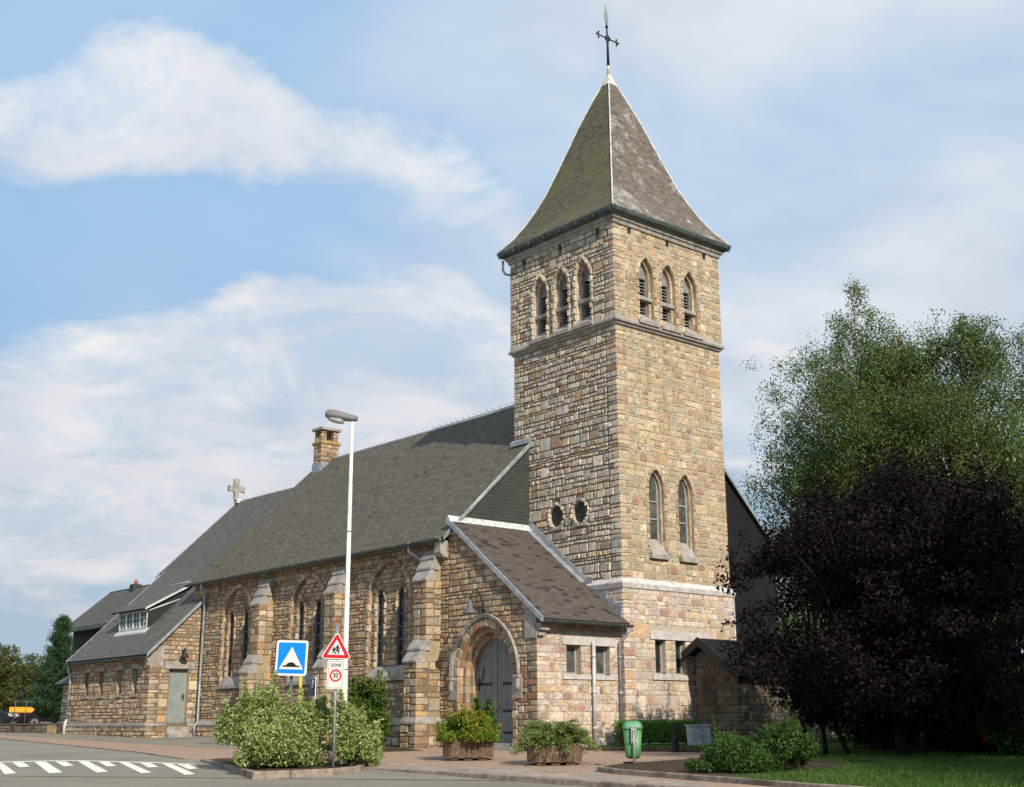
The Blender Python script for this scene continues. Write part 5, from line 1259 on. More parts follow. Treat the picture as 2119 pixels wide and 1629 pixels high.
# --- trees
def limb(mb, p0, p1, r0, r1, rng, bend=.12, n=6, up=0.):
    p0, p1 = np.array(p0, float), np.array(p1, float); L = np.linalg.norm(p1 - p0); off = rng.normal(size=3) * bend * L; off[2] = abs(off[2]) * .3 + up * L
    pts = [p0 * (1 - s_) + p1 * s_ + off * math.sin(math.pi * s_) for s_ in np.linspace(0, 1, n)]
    mb.tube(pts, list(np.linspace(r0, r1, n)), 6); return np.array(pts)
def birch(x, y, H, prof_, label, seed, nclump, lean=(0, 0), zlow=.22, cols=None, per=285, lf=.10, name='birch_tree', group='birch trees beyond the purple tree', fork=None, cat='tree'):
    rng = np.random.default_rng(seed); z0 = g(x, y); t = Thing(name, (x, y, z0), label, cat, group); mt = MB(); mc = MB(); ml = MB()
    path = np.array([[x + lean[0] * (s_ ** 1.4) * H + .15 * math.sin(5 * s_ + seed), y + lean[1] * (s_ ** 1.4) * H + .12 * math.cos(4 * s_ + seed), z0 + H * s_ * .98] for s_ in np.linspace(0, 1, 12)])
    mt.tube(path, list(np.linspace(.20, .02, 12)), 8)
    def trunk(z):
        f = min(max((z - z0) / (H * .98), 0), .999) * 11; i = int(f); return path[i] * (1 - f + i) + path[i + 1] * (f - i)
    for fp, r0, r1 in (fork or ()): mt.tube(fp, list(np.linspace(r0, r1, len(fp))), 7)
    cols = cols or [(.085, .14, .032), (.12, .17, .042), (.06, .10, .025), (.16, .195, .055), (.10, .135, .042)]
    bz = []; rmax = max(p[1] for p in prof_)
    while len(bz) < max(20, nclump // 7):
        zf = rng.uniform(zlow, .99)
        if rng.random() < .9 * (np.interp(zf, [p[0] for p in prof_], [p[1] for p in prof_]) / rmax) ** 1.1 + .02: bz.append((zf, rng.uniform(0, 6.283)))
    for k in range(nclump):
        q_ = bz[rng.integers(0, len(bz))]; zf = min(max(q_[0] + rng.normal() * .025, zlow), .99); a = q_[1] + rng.normal() * .28
        rm = np.interp(zf, [p[0] for p in prof_], [p[1] for p in prof_])
        rr = rm * rng.uniform(.15, 1.) ** .42 * (1 + .16 * math.sin(3 * a + seed + 5 * zf)); tz = z0 + zf * H
        c = trunk(tz) + np.array([math.cos(a) * rr, math.sin(a) * rr, 0]); b = trunk(max(tz - rr * 1.0 - .3, z0 + .12 * H))
        pts = limb(ml, b, c, .012 + .012 * rm * (1.15 - zf), .005, rng, .06, 5, .04)
        # hanging strands of leaves
        ns = rng.integers(5, 9)
        for s_ in range(ns):
            st = pts[rng.integers(2, 5)] + rng.normal(size=3) * np.array([.45, .45, .22]) * min(1., .25 + rm / 2.6); ln = rng.uniform(.4, 1.55) * (1.1 - .45 * zf)
            n = int(per / ns * rng.uniform(.6, 1.4) * min(1., .35 + rm / 2.4)); s2 = rng.random(n); sway = rng.normal(size=2) * .15
            C = st + np.stack([sway[0] * s2, sway[1] * s2, -ln * s2], 1) + rng.normal(size=(n, 3)) * np.array([.17, .17, .11]) * min(1., .4 + rm / 3)
            leaves(mc, C, lf, lf * .58, colmix(cols, n, rng, .35), rng, droop=.5)
    t.part(mt, 'trunk', birchb); t.part(ml, 'limbs', bark); t.part(mc, 'crown', leafm); return t
birch(15.75, 2.1, 18.2, [(.12, 5.0), (.24, 5.2), (.36, 4.6), (.55, 4.1), (.7, 4.0), (.79, 3.4), (.85, 2.3), (.89, 1.2), (.94, .5), (1., .04)], 'tallest drooping birch, the one just right of the tower', 201, 600, zlow=.17)
birch(16.3, .7, 15.4, [(.2, 3.4), (.4, 4.0), (.6, 4.0), (.78, 3.5), (.88, 2.6), (.95, 1.3), (1., .2)], 'birch filling the gap between the tallest birch and the pale forked one', 205, 430, zlow=.3)
birch(17.8, -2.1, 15.6, [(.2, 3.2), (.4, 3.8), (.6, 3.9), (.78, 3.5), (.88, 2.6), (.95, 1.3), (1., .15)], 'middle birch with a pale forked trunk, behind the purple tree', 202, 440, lean=(-.05, .04), zlow=.34, fork=[([(16.2, -4.4, .4), (16.0, -4.0, 3.5), (15.5, -3.7, 5.6), (14.8, -3.2, 7.0), (14.1, -2.6, 8.0), (13.7, -2.4, 9.6)], .16, .03), ([(14.8, -3.2, 7.0), (14.9, -3.4, 8.2), (14.6, -3.2, 10.2)], .09, .02), ([(15.5, -3.7, 5.6), (15.9, -4.2, 7.2), (15.8, -4.2, 9.0)], .07, .02)])
birch(20.4, -3.9, 15.6, [(.2, 3.0), (.4, 3.8), (.6, 3.7), (.8, 2.9), (.9, 1.8), (.96, .8), (1., .2)], 'birch at the right edge of the photo behind the purple tree', 203, 400, lean=(-.02, .02), zlow=.3)
# purple plum
def plum():
    rng = np.random.default_rng(300); x, y = -.6, -9.1; z0 = g(x, y) + .05
    t = Thing('purple_leaved_tree', (x, y, z0), 'wide dark purple-leaved tree with several stems right of the tower', 'tree'); mt = MB(); mc = MB()
    roots = [(-.6, -9.1, .17), (-.3, -9.3, .13), (-1.4, -7.2, .08), (-1.2, -7.5, .06), (-1.0, -8.0, .07)]
    rr_ = np.array([.7622, -.6474, 0]); ff = np.array([.647, .762, 0]); cen = np.array([-.75, -8.95, z0])
    N = 620
    for k in range(N):
        d = unit(1, rng)[0]; f = rng.uniform(.12, 1.) ** .55
        lat = .72 + d[0] * 4.2 * f; dep = d[1] * 3.9 * f; up = 3.2 + math.copysign(abs(d[2]) ** .62, d[2]) * 2.95 * f + .35 * math.sin(lat * 2.1) * max(d[2], 0)
        if lat < -1.6: up = min(up, 5.0 + (lat + 1.6) * .7)
        if up < 1.1 and abs(lat) < 1.2 and dep < 0 and rng.random() < .5: continue
        c = cen + rr_ * lat + ff * dep + np.array([0, 0, max(up, .75)])
        ri = int(np.argmin([np.linalg.norm(c[:2] - np.array(q[:2])) + rng.uniform(0, 2.2) for q in roots])); q = roots[ri]
        if k < 130:
            hub = np.array([q[0], q[1], z0 + rng.uniform(.9, 2.2)]) + (c - np.array([q[0], q[1], z0])) * np.array([.15, .15, 0])
            limb(mt, hub, c, .035, .008, rng, .08, 6, .05)
        n = 210; u = unit(n, rng) * (rng.uniform(.15, 1., n) ** .6)[:, None] * np.array([.52, .52, .30]) + np.array([0, 0, 0])
        C = c + u
        if d[2] > .15 and rng.random() < .7:
            L_ = rng.uniform(.5, 1.1); s2 = rng.random(70); dv = np.array([rng.normal() * .35, rng.normal() * .35, 1.]) ; C = np.concatenate([C, c + dv * L_ * s2[:, None] + rng.normal(size=(70, 3)) * .07]); n += 70
        elif abs(lat) > 2.6 and rng.random() < .6:
            L_ = rng.uniform(.4, .9); s2 = rng.random(60); dv = rr_ * math.copysign(1, lat) + np.array([0, 0, rng.uniform(-.4, .3)]); C = np.concatenate([C, c + dv * L_ * s2[:, None] + rng.normal(size=(60, 3)) * .07]); n += 60
        leaves(mc, C, .10, .055, colmix([(.0085, .0052, .0058), (.013, .0070, .0075), (.006, .0042, .0046), (.024, .0115, .0115)], n, rng, .35), rng, droop=.25)
    for (qx, qy, r_) in roots:
        e = cen + np.array([(qx - cen[0]) * 1.8, (qy - cen[1]) * 1.8, rng.uniform(3.2, 4.6)])
        limb(mt, (qx, qy, z0 - .1), e, r_, r_ * .3, rng, .05, 8)
    t.part(mt, 'trunk', mat('dark_bark', (.022, .018, .016), .9, nscale=14., namp=.5, bump=.8, bscale=20.)); t.part(mc, 'crown', leafdark)
plum()
birch(-4.3, -21.6, 11.8, [(.15, 3.8), (.4, 4.5), (.7, 3.9), (.9, 2.0), (1., .3)], 'tall birch on the lawn beyond the right edge, shading the purple tree', 204, 250, zlow=.15, per=150, lf=.13)
birch(2.3, -13.2, 10.5, [(.12, 2.0), (.5, 2.2), (.8, 1.5), (1., .2)], 'shorter birch past the right edge, added to shade the stone building', 206, 170, zlow=.12, per=150, lf=.13)  # out-of-view tree, added so that its crown shades the lean-to
# flowering rhododendron under it, and dark shrubs closing the back of the garden
def flower_bush(x, y, h, R, label, seed):
    z0 = g(x, y) + .05
    t = bush('flowering_rhododendron', label, (x, y, z0), [((x, y, z0 + h * .5), (R, R, h * .45), 55, .34)], (.13, .045), [(.03, .07, .014), (.05, .10, .02), (.02, .045, .01)], 170, leafdark, seed, spread=.4)
    rng = np.random.default_rng(seed + 1); mb = MB()
    for k in range(20):
        d = unit(1, rng)[0]; c = np.array([x, y, z0 + h * .5]) + d * np.array([R, R, h * .45]) * 1.12
        if c[2] < z0 + .3: continue
        C = c + unit(60, rng) * .11; leaves(mb, C, .07, .05, colmix([(.55, .03, .04), (.42, .025, .035), (.62, .08, .08)], 60, rng), rng)
    t.part(mb, 'blossom', leafm)
flower_bush(.6, -11.4, 1.9, .95, 'rhododendron with red blossom in the shade at the right edge', 310)
for k, (x, y, h, R, lb) in enumerate(((5.2, -4.6, 2.4, 1.5, 'dark bush in the shade beside the lean-to building, behind the purple tree'), (6.6, -7.6, 2.8, 1.7, 'dark bush deep in the shade behind the purple tree trunk'), (7.6, -11.0, 3.0, 1.9, 'large dark bush farthest right behind the rhododendron'), (4.2, -9.3, 1.7, 1.2, 'low dark bush between the purple tree trunk and the rhododendron'), (2.4, -6.9, 2.0, 1.3, 'dark bush close behind the thin left stems of the purple tree'), (3.0, -11.9, 2.2, 1.4, 'dark bush just behind the red-flowering rhododendron'), (1.9, -8.9, 1.5, 1.1, 'low dark bush filling the gap behind the thick main trunk of the purple tree'))):
    z0 = g(x, y); bush('garden_bush', lb, (x, y, z0), [((x, y, z0 + h * .45), (R, R, h * .5), 60, .42)], (.12, .06), [(.02, .042, .012), (.03, .06, .016), (.014, .03, .009)], 150, leafdark, 320 + k, spread=.5)
# pine, left
def pine(x, y, H, label, seed):
    rng = np.random.default_rng(seed); z0 = g(x, y) - .1; t = Thing('pine_tree', (x, y, z0), label, 'tree'); mt = MB(); mc = MB()
    mt.tube([(x, y, z0), (x + .05, y, z0 + H * .5), (x, y, z0 + H * .97)], [.15, .10, .02], 8)
    for k in range(165):
        zf = rng.uniform(.10, .97); R = np.interp(zf, [.1, .25, .45, .7, .9, 1.], [1.75, 1.65, 1.3, .78, .28, .04]) * rng.uniform(.55, 1.1) * (.8 + .3 * math.sin(zf * 42)); a = rng.uniform(0, 6.283)
        b = np.array([x, y, z0 + H * zf * .94]); e = b + np.array([math.cos(a) * R, math.sin(a) * R, .22 * R + .08])
        pts = limb(mt, b, e, .022, .006, rng, .04, 5, -.06)
        n = int(110 + 190 * R); s_ = rng.uniform(.25, 1., n) ** .7; i = np.minimum((s_ * 4).astype(int), 3); f_ = (s_ * 4 - i)[:, None]
        C = pts[i] * (1 - f_) + pts[i + 1] * f_ + rng.normal(size=(n, 3)) * np.array([.11, .11, .09]); tg = np.tile([math.cos(a) * .5, math.sin(a) * .5, .9], (n, 1))
        leaves(mc, C, .17, .028, colmix([(.022, .06, .022), (.035, .085, .03), (.016, .042, .017), (.05, .095, .03)], n, rng), rng, fwd=tg, spread=.8)
    t.part(mt, 'trunk', bark); t.part(mc, 'crown', needle)
pine(-3.35, 33.6, 5.55, 'bushy young pine standing behind the low wall, left of the sacristy', 400)
for k, (x, y, h, R, lb, cs) in enumerate(((-2.2, 47.6, 4.6, 2.1, 'leafy tree with reddish tips at the left edge, left of the pine', [(.06, .10, .02), (.09, .13, .03), (.04, .07, .015), (.16, .075, .03)]), (1.2, 50.3, 3.7, 1.9, 'rounded reddish-green tree between the left edge and the pine', [(.07, .10, .022), (.04, .07, .016), (.15, .085, .03), (.10, .12, .03)]), (-4.6, 50.5, 5.2, 2.2, 'tallest green tree cut by the left edge of the photo', [(.05, .095, .02), (.035, .07, .015), (.075, .12, .03)]))):
    z0 = g(x, y); t = bush('broadleaf_tree', lb, (x, y, z0), [((x, y, z0 + h * .52), (R, R, h * .48), 75, .5)], (.15, .09), cs, 190, leafm, 410 + k, cat='tree', group='background trees left of the pine', spread=.2, stemr=.05)
z0 = .3
# --- grass
rng = np.random.default_rng(500); mb = MB()
def blades(poly_x, poly_y, n, h, cols, keep):
    x = rng.uniform(*poly_x, n); y = rng.uniform(*poly_y, n); k = keep(x, y); x, y = x[k], y[k]; n = len(x)
    z = .0226 * x + .01557 * y + .068; a = rng.uniform(0, 6.283, n); hh = h * rng.uniform(.5, 1.3, n); l = rng.normal(size=(n, 2)) * .35
    w_ = .0075
    V = np.stack([np.stack([x - np.cos(a) * w_, y - np.sin(a) * w_, z], 1), np.stack([x + np.cos(a) * w_, y + np.sin(a) * w_, z], 1), np.stack([x + l[:, 0] * hh, y + l[:, 1] * hh, z + hh], 1)], 1).reshape(-1, 3)
    mb.add(V, np.arange(3 * n).reshape(n, 3), col=np.repeat(colmix(cols, n, rng), 3, 0))
GC = [(.06, .13, .02), (.085, .17, .028), (.045, .09, .016), (.11, .17, .04)]
def inl(x, y): return (x > -8.4 - (y + 10.9) * -.13) & ~((x < -3.2) & (y > -10.6))
blades((-8.6, 1.), (-19, -8.), 90000, .075, GC, inl)
blades((-2., 2.), (-4., -.5), 16000, .06, GC, lambda x, y: (x > -1.95 - (y + .7) * .36 - .0) & (x > -1.9 + (-y - .7) * .35))
o = mb.build('grass', grassm, label='short green grass of the lawn and the tower strip', category='grass'); o['kind'] = 'stuff'
mb = MB()
for k in range(46):
    x = rng.uniform(-1.1, .6); y = -1.0 - rng.random() * .5 - (x + .3) * .35
    z = g(x, y) + .13; mb.loft([[(x + r * math.cos(a), y + r * math.sin(a), z + d) for a in np.linspace(0, 6.283, 7)[:-1]] for r, d in ((.012, -.006), (.022, .0), (.008, .008))])
o = mb.build('daisies', signw, label='tiny white daisies in the grass before the hedge', category='flowers'); o['kind'] = 'stuff'

# ================================================================== STREET FURNITURE
class Panel:
    def __init__(s, c, nrm, roll=0.):
        s.n = Vector(nrm).normalized(); s.r = Vector((0, 0, 1)).cross(s.n).normalized(); s.u = s.n.cross(s.r)
        c_, s_ = math.cos(roll), math.sin(roll); s.r, s.u = s.r * c_ + s.u * s_, s.u * c_ - s.r * s_; s.c = Vector(c)
    def P(s, a, b, d=0.): return tuple(s.c + s.r * a + s.u * b + s.n * d)
    def poly(s, mb, pts, d0, d1, m=0): mb.prism([s.P(a, b, d0) for a, b in pts], s.n * (d1 - d0), m=m)
def rrect(w_, h, r, n=5):
    out = []
    for (cx_, cy_, a0) in ((w_ - r, h - r, 0), (-w_ + r, h - r, 90), (-w_ + r, -h + r, 180), (w_ - r, -h + r, 270)):
        out += [(cx_ + r * math.cos(rad(a0 + t)), cy_ + r * math.sin(rad(a0 + t))) for t in np.linspace(0, 90, n)]
    return out
def rtri(R, r, n=5):
    out = []
    for a0 in (90, 210, 330):
        c_ = ((R - 2 * r) * math.cos(rad(a0)), (R - 2 * r) * math.sin(rad(a0)))
        out += [(c_[0] + r * math.cos(rad(a0 + t)), c_[1] + r * math.sin(rad(a0 + t))) for t in np.linspace(-60, 60, n)]
    return out
def circ(r, n=28, cx_=0, cy_=0): return [(cx_ + r * math.cos(a), cy_ + r * math.sin(a)) for a in np.linspace(0, 2 * math.pi, n + 1)[:-1]]
def text_part(t, pn, txt, size, a, b, d, m, sub, name='lettering', bold=.0, sx=1.):
    cu = bpy.data.curves.new('txt', 'FONT'); cu.body = txt; cu.size = size; cu.align_x = 'CENTER'; cu.align_y = 'CENTER'; cu.extrude = .0015; cu.offset = bold
    ob = bpy.data.objects.new('txt', cu); COL.objects.link(ob); bpy.context.view_layer.update()
    me = bpy.data.meshes.new_from_object(ob.evaluated_get(bpy.context.evaluated_depsgraph_get()))
    vs = [pn.P(a + v.co.x * sx, b + v.co.y, d + v.co.z) for v in me.vertices]; fs = [tuple(p.vertices) for p in me.polygons]
    bpy.data.objects.remove(ob); bpy.data.curves.remove(cu); bpy.data.meshes.remove(me)
    mb = MB(); mb.add(vs, fs); return t.part(mb, name, m, sub=sub)

NS = (-.66, -.75, 0)
# zone sign
bx, by = -10.88, -2.12; bz = g(bx, by)
t = Thing('road_sign', (bx, by, bz), 'red-bordered children warning triangle above a white ZONE 30 plate on one post', 'road sign')
mb = MB(); mb.tube([(bx, by, bz - .1), (bx, by, 2.72)], .03, 10); t.part(mb, 'post', galv)
f2 = Vector((-.63, -.77, 0)); c0 = Vector((bx, by, 0)) + f2 * .06
pn = Panel((c0.x, c0.y, 2.18), (-.64, -.77, .0), rad(-2.)); mb = MB(); pn.poly(mb, rtri(.385, .045), 0, .012); tri = t.part(mb, 'warning_triangle', signw)
mb = MB(); o_, i_ = rtri(.352, .035), rtri(.215, .008); n = len(o_); mb.add([pn.P(a, b, .016) for a, b in o_] + [pn.P(a, b, .016) for a, b in i_], [(k, (k + 1) % n, n + (k + 1) % n, n + k) for k in range(n)]); t.part(mb, 'red_border', signr, sub=tri)
mb = MB()
def fig(cx_, cy_, s_, girl):
    pn.poly(mb, circ(.018 * s_, 12, cx_, cy_ + .155 * s_), .013, .017)
    if girl: pn.poly(mb, [(cx_ - .012 * s_, cy_ + .14 * s_), (cx_ + .014 * s_, cy_ + .14 * s_), (cx_ + .038 * s_, cy_ + .06 * s_), (cx_ - .036 * s_, cy_ + .06 * s_)], .013, .017)
    else: pn.poly(mb, [(cx_ - .02 * s_, cy_ + .138 * s_), (cx_ + .024 * s_, cy_ + .138 * s_), (cx_ + .02 * s_, cy_ + .055 * s_), (cx_ - .018 * s_, cy_ + .055 * s_)], .013, .017)
    for (x0, y0, x1, y1) in ((-.008, .065, -.042, .0), (.008, .065, .03, .0), (-.016, .13, -.05, .085), (.018, .13, .05, .09), (-.042, .0, -.056, .004), (.03, .0, .045, -.002)):
        a = Vector((cx_ + x0 * s_, cy_ + y0 * s_)); b = Vector((cx_ + x1 * s_, cy_ + y1 * s_)); q = (b - a).normalized(); q = Vector((-q.y, q.x)) * .0085 * s_
        pn.poly(mb, [tuple(a + q), tuple(a - q), tuple(b - q), tuple(b + q)], .013, .0165)
fig(.022, -.085, 1.12, False); fig(-.052, -.085, .86, True)
mb.prism([pn.P(a, b, .013) for a, b in ((.045, -.0), (.075, -.01), (.07, -.045), (.042, -.035))], pn.n * .004)
t.part(mb, 'walking_children', signk, sub=tri)
pn = Panel((c0.x, c0.y, 1.66), (-.64, -.77, .0), rad(-1.2)); mb = MB(); pn.poly(mb, rrect(.182, .302, .03), 0, .012); zs_ = t.part(mb, 'zone_plate', signw)
mb = MB(); pn.poly(mb, rrect(.160, .280, .022), .0125, .0145); pl_ = t.part(mb, 'plate_face', signg, sub=zs_)
mb = MB(); o_, i_ = rrect(.163, .283, .024), rrect(.153, .273, .018); n = len(o_); mb.add([pn.P(a, b, .0165) for a, b in o_ + i_], [(k, (k + 1) % n, n + (k + 1) % n, n + k) for k in range(n)]); t.part(mb, 'plate_outline', signgr, sub=zs_)
mb = MB(); o_, i_ = circ(.126, 36, 0, -.02), circ(.092, 36, 0, -.02); n = 36; mb.add([pn.P(a, b, .0165) for a, b in o_ + i_], [(k, (k + 1) % n, n + (k + 1) % n, n + k) for k in range(n)]); t.part(mb, 'red_ring', signr, sub=zs_)
text_part(t, pn, 'ZONE', .080, 0, .195, .0165, signk, zs_, bold=.0015, sx=1.0); text_part(t, pn, '30', .135, 0, -.02, .0165, signk, zs_, bold=.002, sx=.9)
mb = MB()
for z in (2.1, 1.78, 1.52): mb.box((bx - .04, by - .07, z - .02), (bx + .04, by + .04, z + .02))
t.part(mb, 'clamp', galv)
# hump sign
bx, by = -11.02, -.52; bz = g(bx, by)
t = Thing('road_sign', (bx, by, bz), 'square blue sign with white triangle and black speed hump on a dull grey post', 'road sign')
mb = MB(); mb.tube([(bx, by, bz - .1), (bx, by, 2.3)], .03, 10); t.part(mb, 'post', dkpost)
pn = Panel((bx - .06, by - .08, 2.065), (-.80, -.60, 0), rad(-2.2)); mb = MB(); pn.poly(mb, rrect(.375, .385, .06), 0, .012); pnl = t.part(mb, 'sign_panel', signw)
mb = MB(); pn.poly(mb, rrect(.375, .385, .06), -.02, -.002); t.part(mb, 'panel_rim', blackp, sub=pnl)
mb = MB(); pn.poly(mb, rrect(.325, .335, .03), .0125, .0145); t.part(mb, 'blue_field', signb, sub=pnl)
mb = MB(); pn.poly(mb, [(-.285, -.245), (.285, -.245), (0, .245)], .015, .017); t.part(mb, 'white_triangle', signw, sub=pnl)
mb = MB(); hp = [(-.205, -.195), (.205, -.195), (.205, -.165), (.15, -.165)] + [(.11 * math.cos(a), -.165 + .072 * math.sin(a)) for a in np.linspace(.25, math.pi - .25, 12)] + [(-.15, -.165), (-.205, -.165)]
pn.poly(mb, hp, .0175, .0195); t.part(mb, 'hump_symbol', signk, sub=pnl)
# yellow post
bx, by = -8.95, 2.55; bz = g(bx, by); t = Thing('marker_post', (bx, by, bz), 'slim yellow post rising out of the bush behind the blue hump sign', 'post')
mb = MB(); mb.tube([(bx, by, bz), (bx, by, 1.95)], .035, 10); t.part(mb, 'post', yellowp); mb = MB(); mb.loft([[(bx + r * math.cos(a), by + r * math.sin(a), 1.95 + d) for a in np.linspace(0, 6.283, 11)[:-1]] for r, d in ((.035, 0), (.03, .03), (.01, .045))], smooth=True); t.part(mb, 'cap', yellowp)
# parking sign
bx, by = -7.1, 4.85; bz = g(bx, by); t = Thing('parking_sign', (bx, by, bz), 'small dark blue parking sign seen edge-on behind the bush', 'road sign')
mb = MB(); mb.tube([(bx, by, bz), (bx, by, 1.92)], .028, 8); t.part(mb, 'post', galv)
pn = Panel((bx - .05, by + .02, 1.62), (-.97, .18, 0)); mb = MB(); pn.poly(mb, rrect(.19, .25, .03), 0, .02); pnl = t.part(mb, 'sign_panel', signw); mb = MB(); pn.poly(mb, rrect(.175, .235, .02), .0205, .0225); t.part(mb, 'blue_field', signdb, sub=pnl)
text_part(t, pn, 'P', .30, 0, .08, .025, signw, pnl, bold=.006)
# street lamp
bx, by = -9.0, .45; bz = g(bx, by); LT = 8.0
t = Thing('street_lamp', (bx, by, bz), 'tall white tapered street lamp rising behind the zone sign', 'street lamp')
mb = MB(); mb.box((bx - .112, by - .05, bz + .45), (bx - .06, by + .05, bz + .95)); t.part(mb, 'access_door', white_pole)
for zz_ in (1.9, 5.2):
    mb = MB(); mb.tube([(bx, by, zz_), (bx, by, zz_ + .03)], .098 if zz_ < 3 else .07, 14); t.part(mb, 'band', galv)
mb = MB(); mb.tube([(bx, by, bz - .1), (bx, by, bz + 2.1), (bx, by, bz + 2.2), (bx, by, LT)], [.085, .077, .066, .038], 14); t.part(mb, 'pole', white_pole)
hd = Vector((-.7622, .6474, 0)); sd = Vector((-hd.y, hd.x, 0))
def lpt(a, b, c): return tuple(Vector((bx, by, LT)) + hd * a + sd * b + Vector((0, 0, c)))
mb = MB(); rings = []
for a, hw_, lo, hi in ((-.13, .03, .02, .10), (-.11, .06, -.0, .12), (.1, .085, .0, .18), (.3, .11, .03, .245), (.48, .135, .075, .29), (.6, .12, .09, .29), (.67, .07, .1, .25), (.69, .02, .12, .2)):
    rings.append([lpt(a, -hw_, lo), lpt(a, -hw_ * .95, lo + (hi - lo) * .55), lpt(a, -hw_ * .6, lo + (hi - lo) * .92), lpt(a, 0, hi), lpt(a, hw_ * .6, lo + (hi - lo) * .92), lpt(a, hw_ * .95, lo + (hi - lo) * .55), lpt(a, hw_, lo), lpt(a, 0, lo - .005)])
mb.loft(rings, smooth=True); t.part(mb, 'lamp_head', lampm)
mb = MB(); mb.loft([[lpt(a, hw_ * math.cos(q), top - dp * max(math.sin(q), 0) ** .7) for q in np.linspace(0, math.pi, 9)] + [lpt(a, 0, top)] for a, hw_, top, dp in ((.2, .03, .035, .02), (.23, .085, .035, .12), (.36, .11, .055, .13), (.52, .115, .09, .12), (.62, .07, .11, .08), (.66, .02, .12, .02))], smooth=True); t.part(mb, 'lamp_bowl', lampglass)
# bin
bx, by = -6.5, -6.62; bz = g(bx, by) + .078
t = Thing('litter_bin', (bx, by, bz), 'green plastic litter bin on a grey steel post in the soil bed', 'litter bin')
fx = Vector((-.6474, -.7622, 0)).normalized(); rx = Vector((.7622, -.6474, 0)); bc = Vector((bx, by, 0)) - fx * .24
def ring(hw_, hd_, z, r=.09, n=5): return [tuple(bc + rx * a + fx * b + Vector((0, 0, z))) for a, b in rrect(hw_, hd_, r, n)]
mb = MB(); mb.loft([ring(.092, .09, bz + .10), ring(.133, .13, bz + .115), ring(.152, .15, bz + .17), ring(.188, .185, bz + .70)], smooth=True); t.part(mb, 'bin_body', binm)
mb = MB(); mb.loft([ring(.20, .198, bz + .685), ring(.204, .202, bz + .71), ring(.198, .195, bz + .76), ring(.17, .165, bz + .82), ring(.125, .12, bz + .85), ring(.05, .05, bz + .86, .04)], smooth=True); t.part(mb, 'lid', binl)
mb = MB(); mb.tube([(bx, by, bz - .1), (bx, by, bz + .74)], .021, 10); t.part(mb, 'post', galv)
mb = MB(); q = Vector((bx, by, 0))
def bk(a0, a1, b0, b1, z0_, z1_): mb.hexa([tuple(q + rx * a + fx * b + Vector((0, 0, z))) for z in (z0_, z1_) for a, b in ((a0, b0), (a1, b0), (a1, b1), (a0, b1))])
bk(-.055, -.03, -.045, .02, bz + .42, bz + .75); bk(.03, .055, -.045, .02, bz + .42, bz + .75); bk(-.055, .055, -.05, -.03, bz + .42, bz + .75); bk(-.03, .03, .018, .024, bz + .66, bz + .72); bk(-.03, .03, .018, .024, bz + .45, bz + .5); t.part(mb, 'bracket', galv)
# bollards
BL = [(-1.12, -1.0, 'left black square bollard at the kerb, beside the corner downpipe'), (-.78, -2.55, 'black square bollard standing in front of the middle of the hedge')]
first = None
for x, y, lb in BL:
    z = g(x, y) + .07
    if first is None:
        t = Thing('bollard', (x, y, z), lb, 'bollard', 'black bollards before the hedge'); first = t
        mb = MB(); mb.loft([[(x + a * r, y + b * r, zz) for a, b in ((-1, -1), (1, -1), (1, 1), (-1, 1))] for r, zz in ((.062, z - .1), (.062, z + .56), (.05, z + .585))]); t.part(mb, 'shaft', blackp)
        mb = MB(); mb.box((x - .075, y - .075, z - .05), (x + .075, y + .075, z + .03)); t.part(mb, 'foot', blackp)
    else:
        e = first.e.copy(); COL.objects.link(e); e.location = (x, y, z); e['label'] = lb
        for ch in list(first.e.children):
            c_ = ch.copy(); COL.objects.link(c_); c_.parent = e
# cabinet
x, y = .24, -2.46; z = g(x, y) + .07; t = Thing('utility_cabinet', (x, y, z), 'small leaning pale grey utility cabinet between hedge and dark shrub', 'cabinet')
rc = Vector((.90, -.44, 0)); fc = Vector((-.44, -.90, 0)); tl = math.tan(rad(4))
def cp(a, b, c): return tuple(Vector((x, y, z)) + rc * (a + c * -tl) + fc * b + Vector((0, 0, c)))
def cbox(mb, a0, a1, b0, b1, c0, c1): mb.hexa([cp(a, b, c) for c in (c0, c1) for a, b in ((a0, b0), (a1, b0), (a1, b1), (a0, b1))])
mb = MB(); cbox(mb, -.28, .28, -.15, .15, -.1, .52); t.part(mb, 'housing', cab)
mb = MB(); cbox(mb, -.31, .31, -.18, .18, .52, .56); t.part(mb, 'cover', cab)
for s_ in (-1, 1):
    mb = MB(); cbox(mb, min(s_ * .01, s_ * .265), max(s_ * .01, s_ * .265), .15, .165, .03, .5); d_ = t.part(mb, 'door', cab); mb = MB(); cbox(mb, s_ * .05 - .01, s_ * .05 + .01, .165, .178, .26, .32); t.part(mb, 'handle', galv, sub=d_)

# ================================================================== OTHER BUILDINGS
# lean-to at the foot of the tower
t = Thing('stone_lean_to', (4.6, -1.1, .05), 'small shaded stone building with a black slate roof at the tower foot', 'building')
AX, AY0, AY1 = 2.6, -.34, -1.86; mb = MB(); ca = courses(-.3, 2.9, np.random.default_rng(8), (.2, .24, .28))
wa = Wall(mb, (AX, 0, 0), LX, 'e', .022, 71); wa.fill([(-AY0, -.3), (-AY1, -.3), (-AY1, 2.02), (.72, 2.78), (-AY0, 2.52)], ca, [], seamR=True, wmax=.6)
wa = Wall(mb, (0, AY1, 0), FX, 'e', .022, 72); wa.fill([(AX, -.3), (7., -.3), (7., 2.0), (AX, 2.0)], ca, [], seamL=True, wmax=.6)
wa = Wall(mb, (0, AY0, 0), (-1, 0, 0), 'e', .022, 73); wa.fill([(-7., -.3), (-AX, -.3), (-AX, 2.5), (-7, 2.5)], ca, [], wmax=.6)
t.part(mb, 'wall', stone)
mb = MB(); ax0 = AX - .30
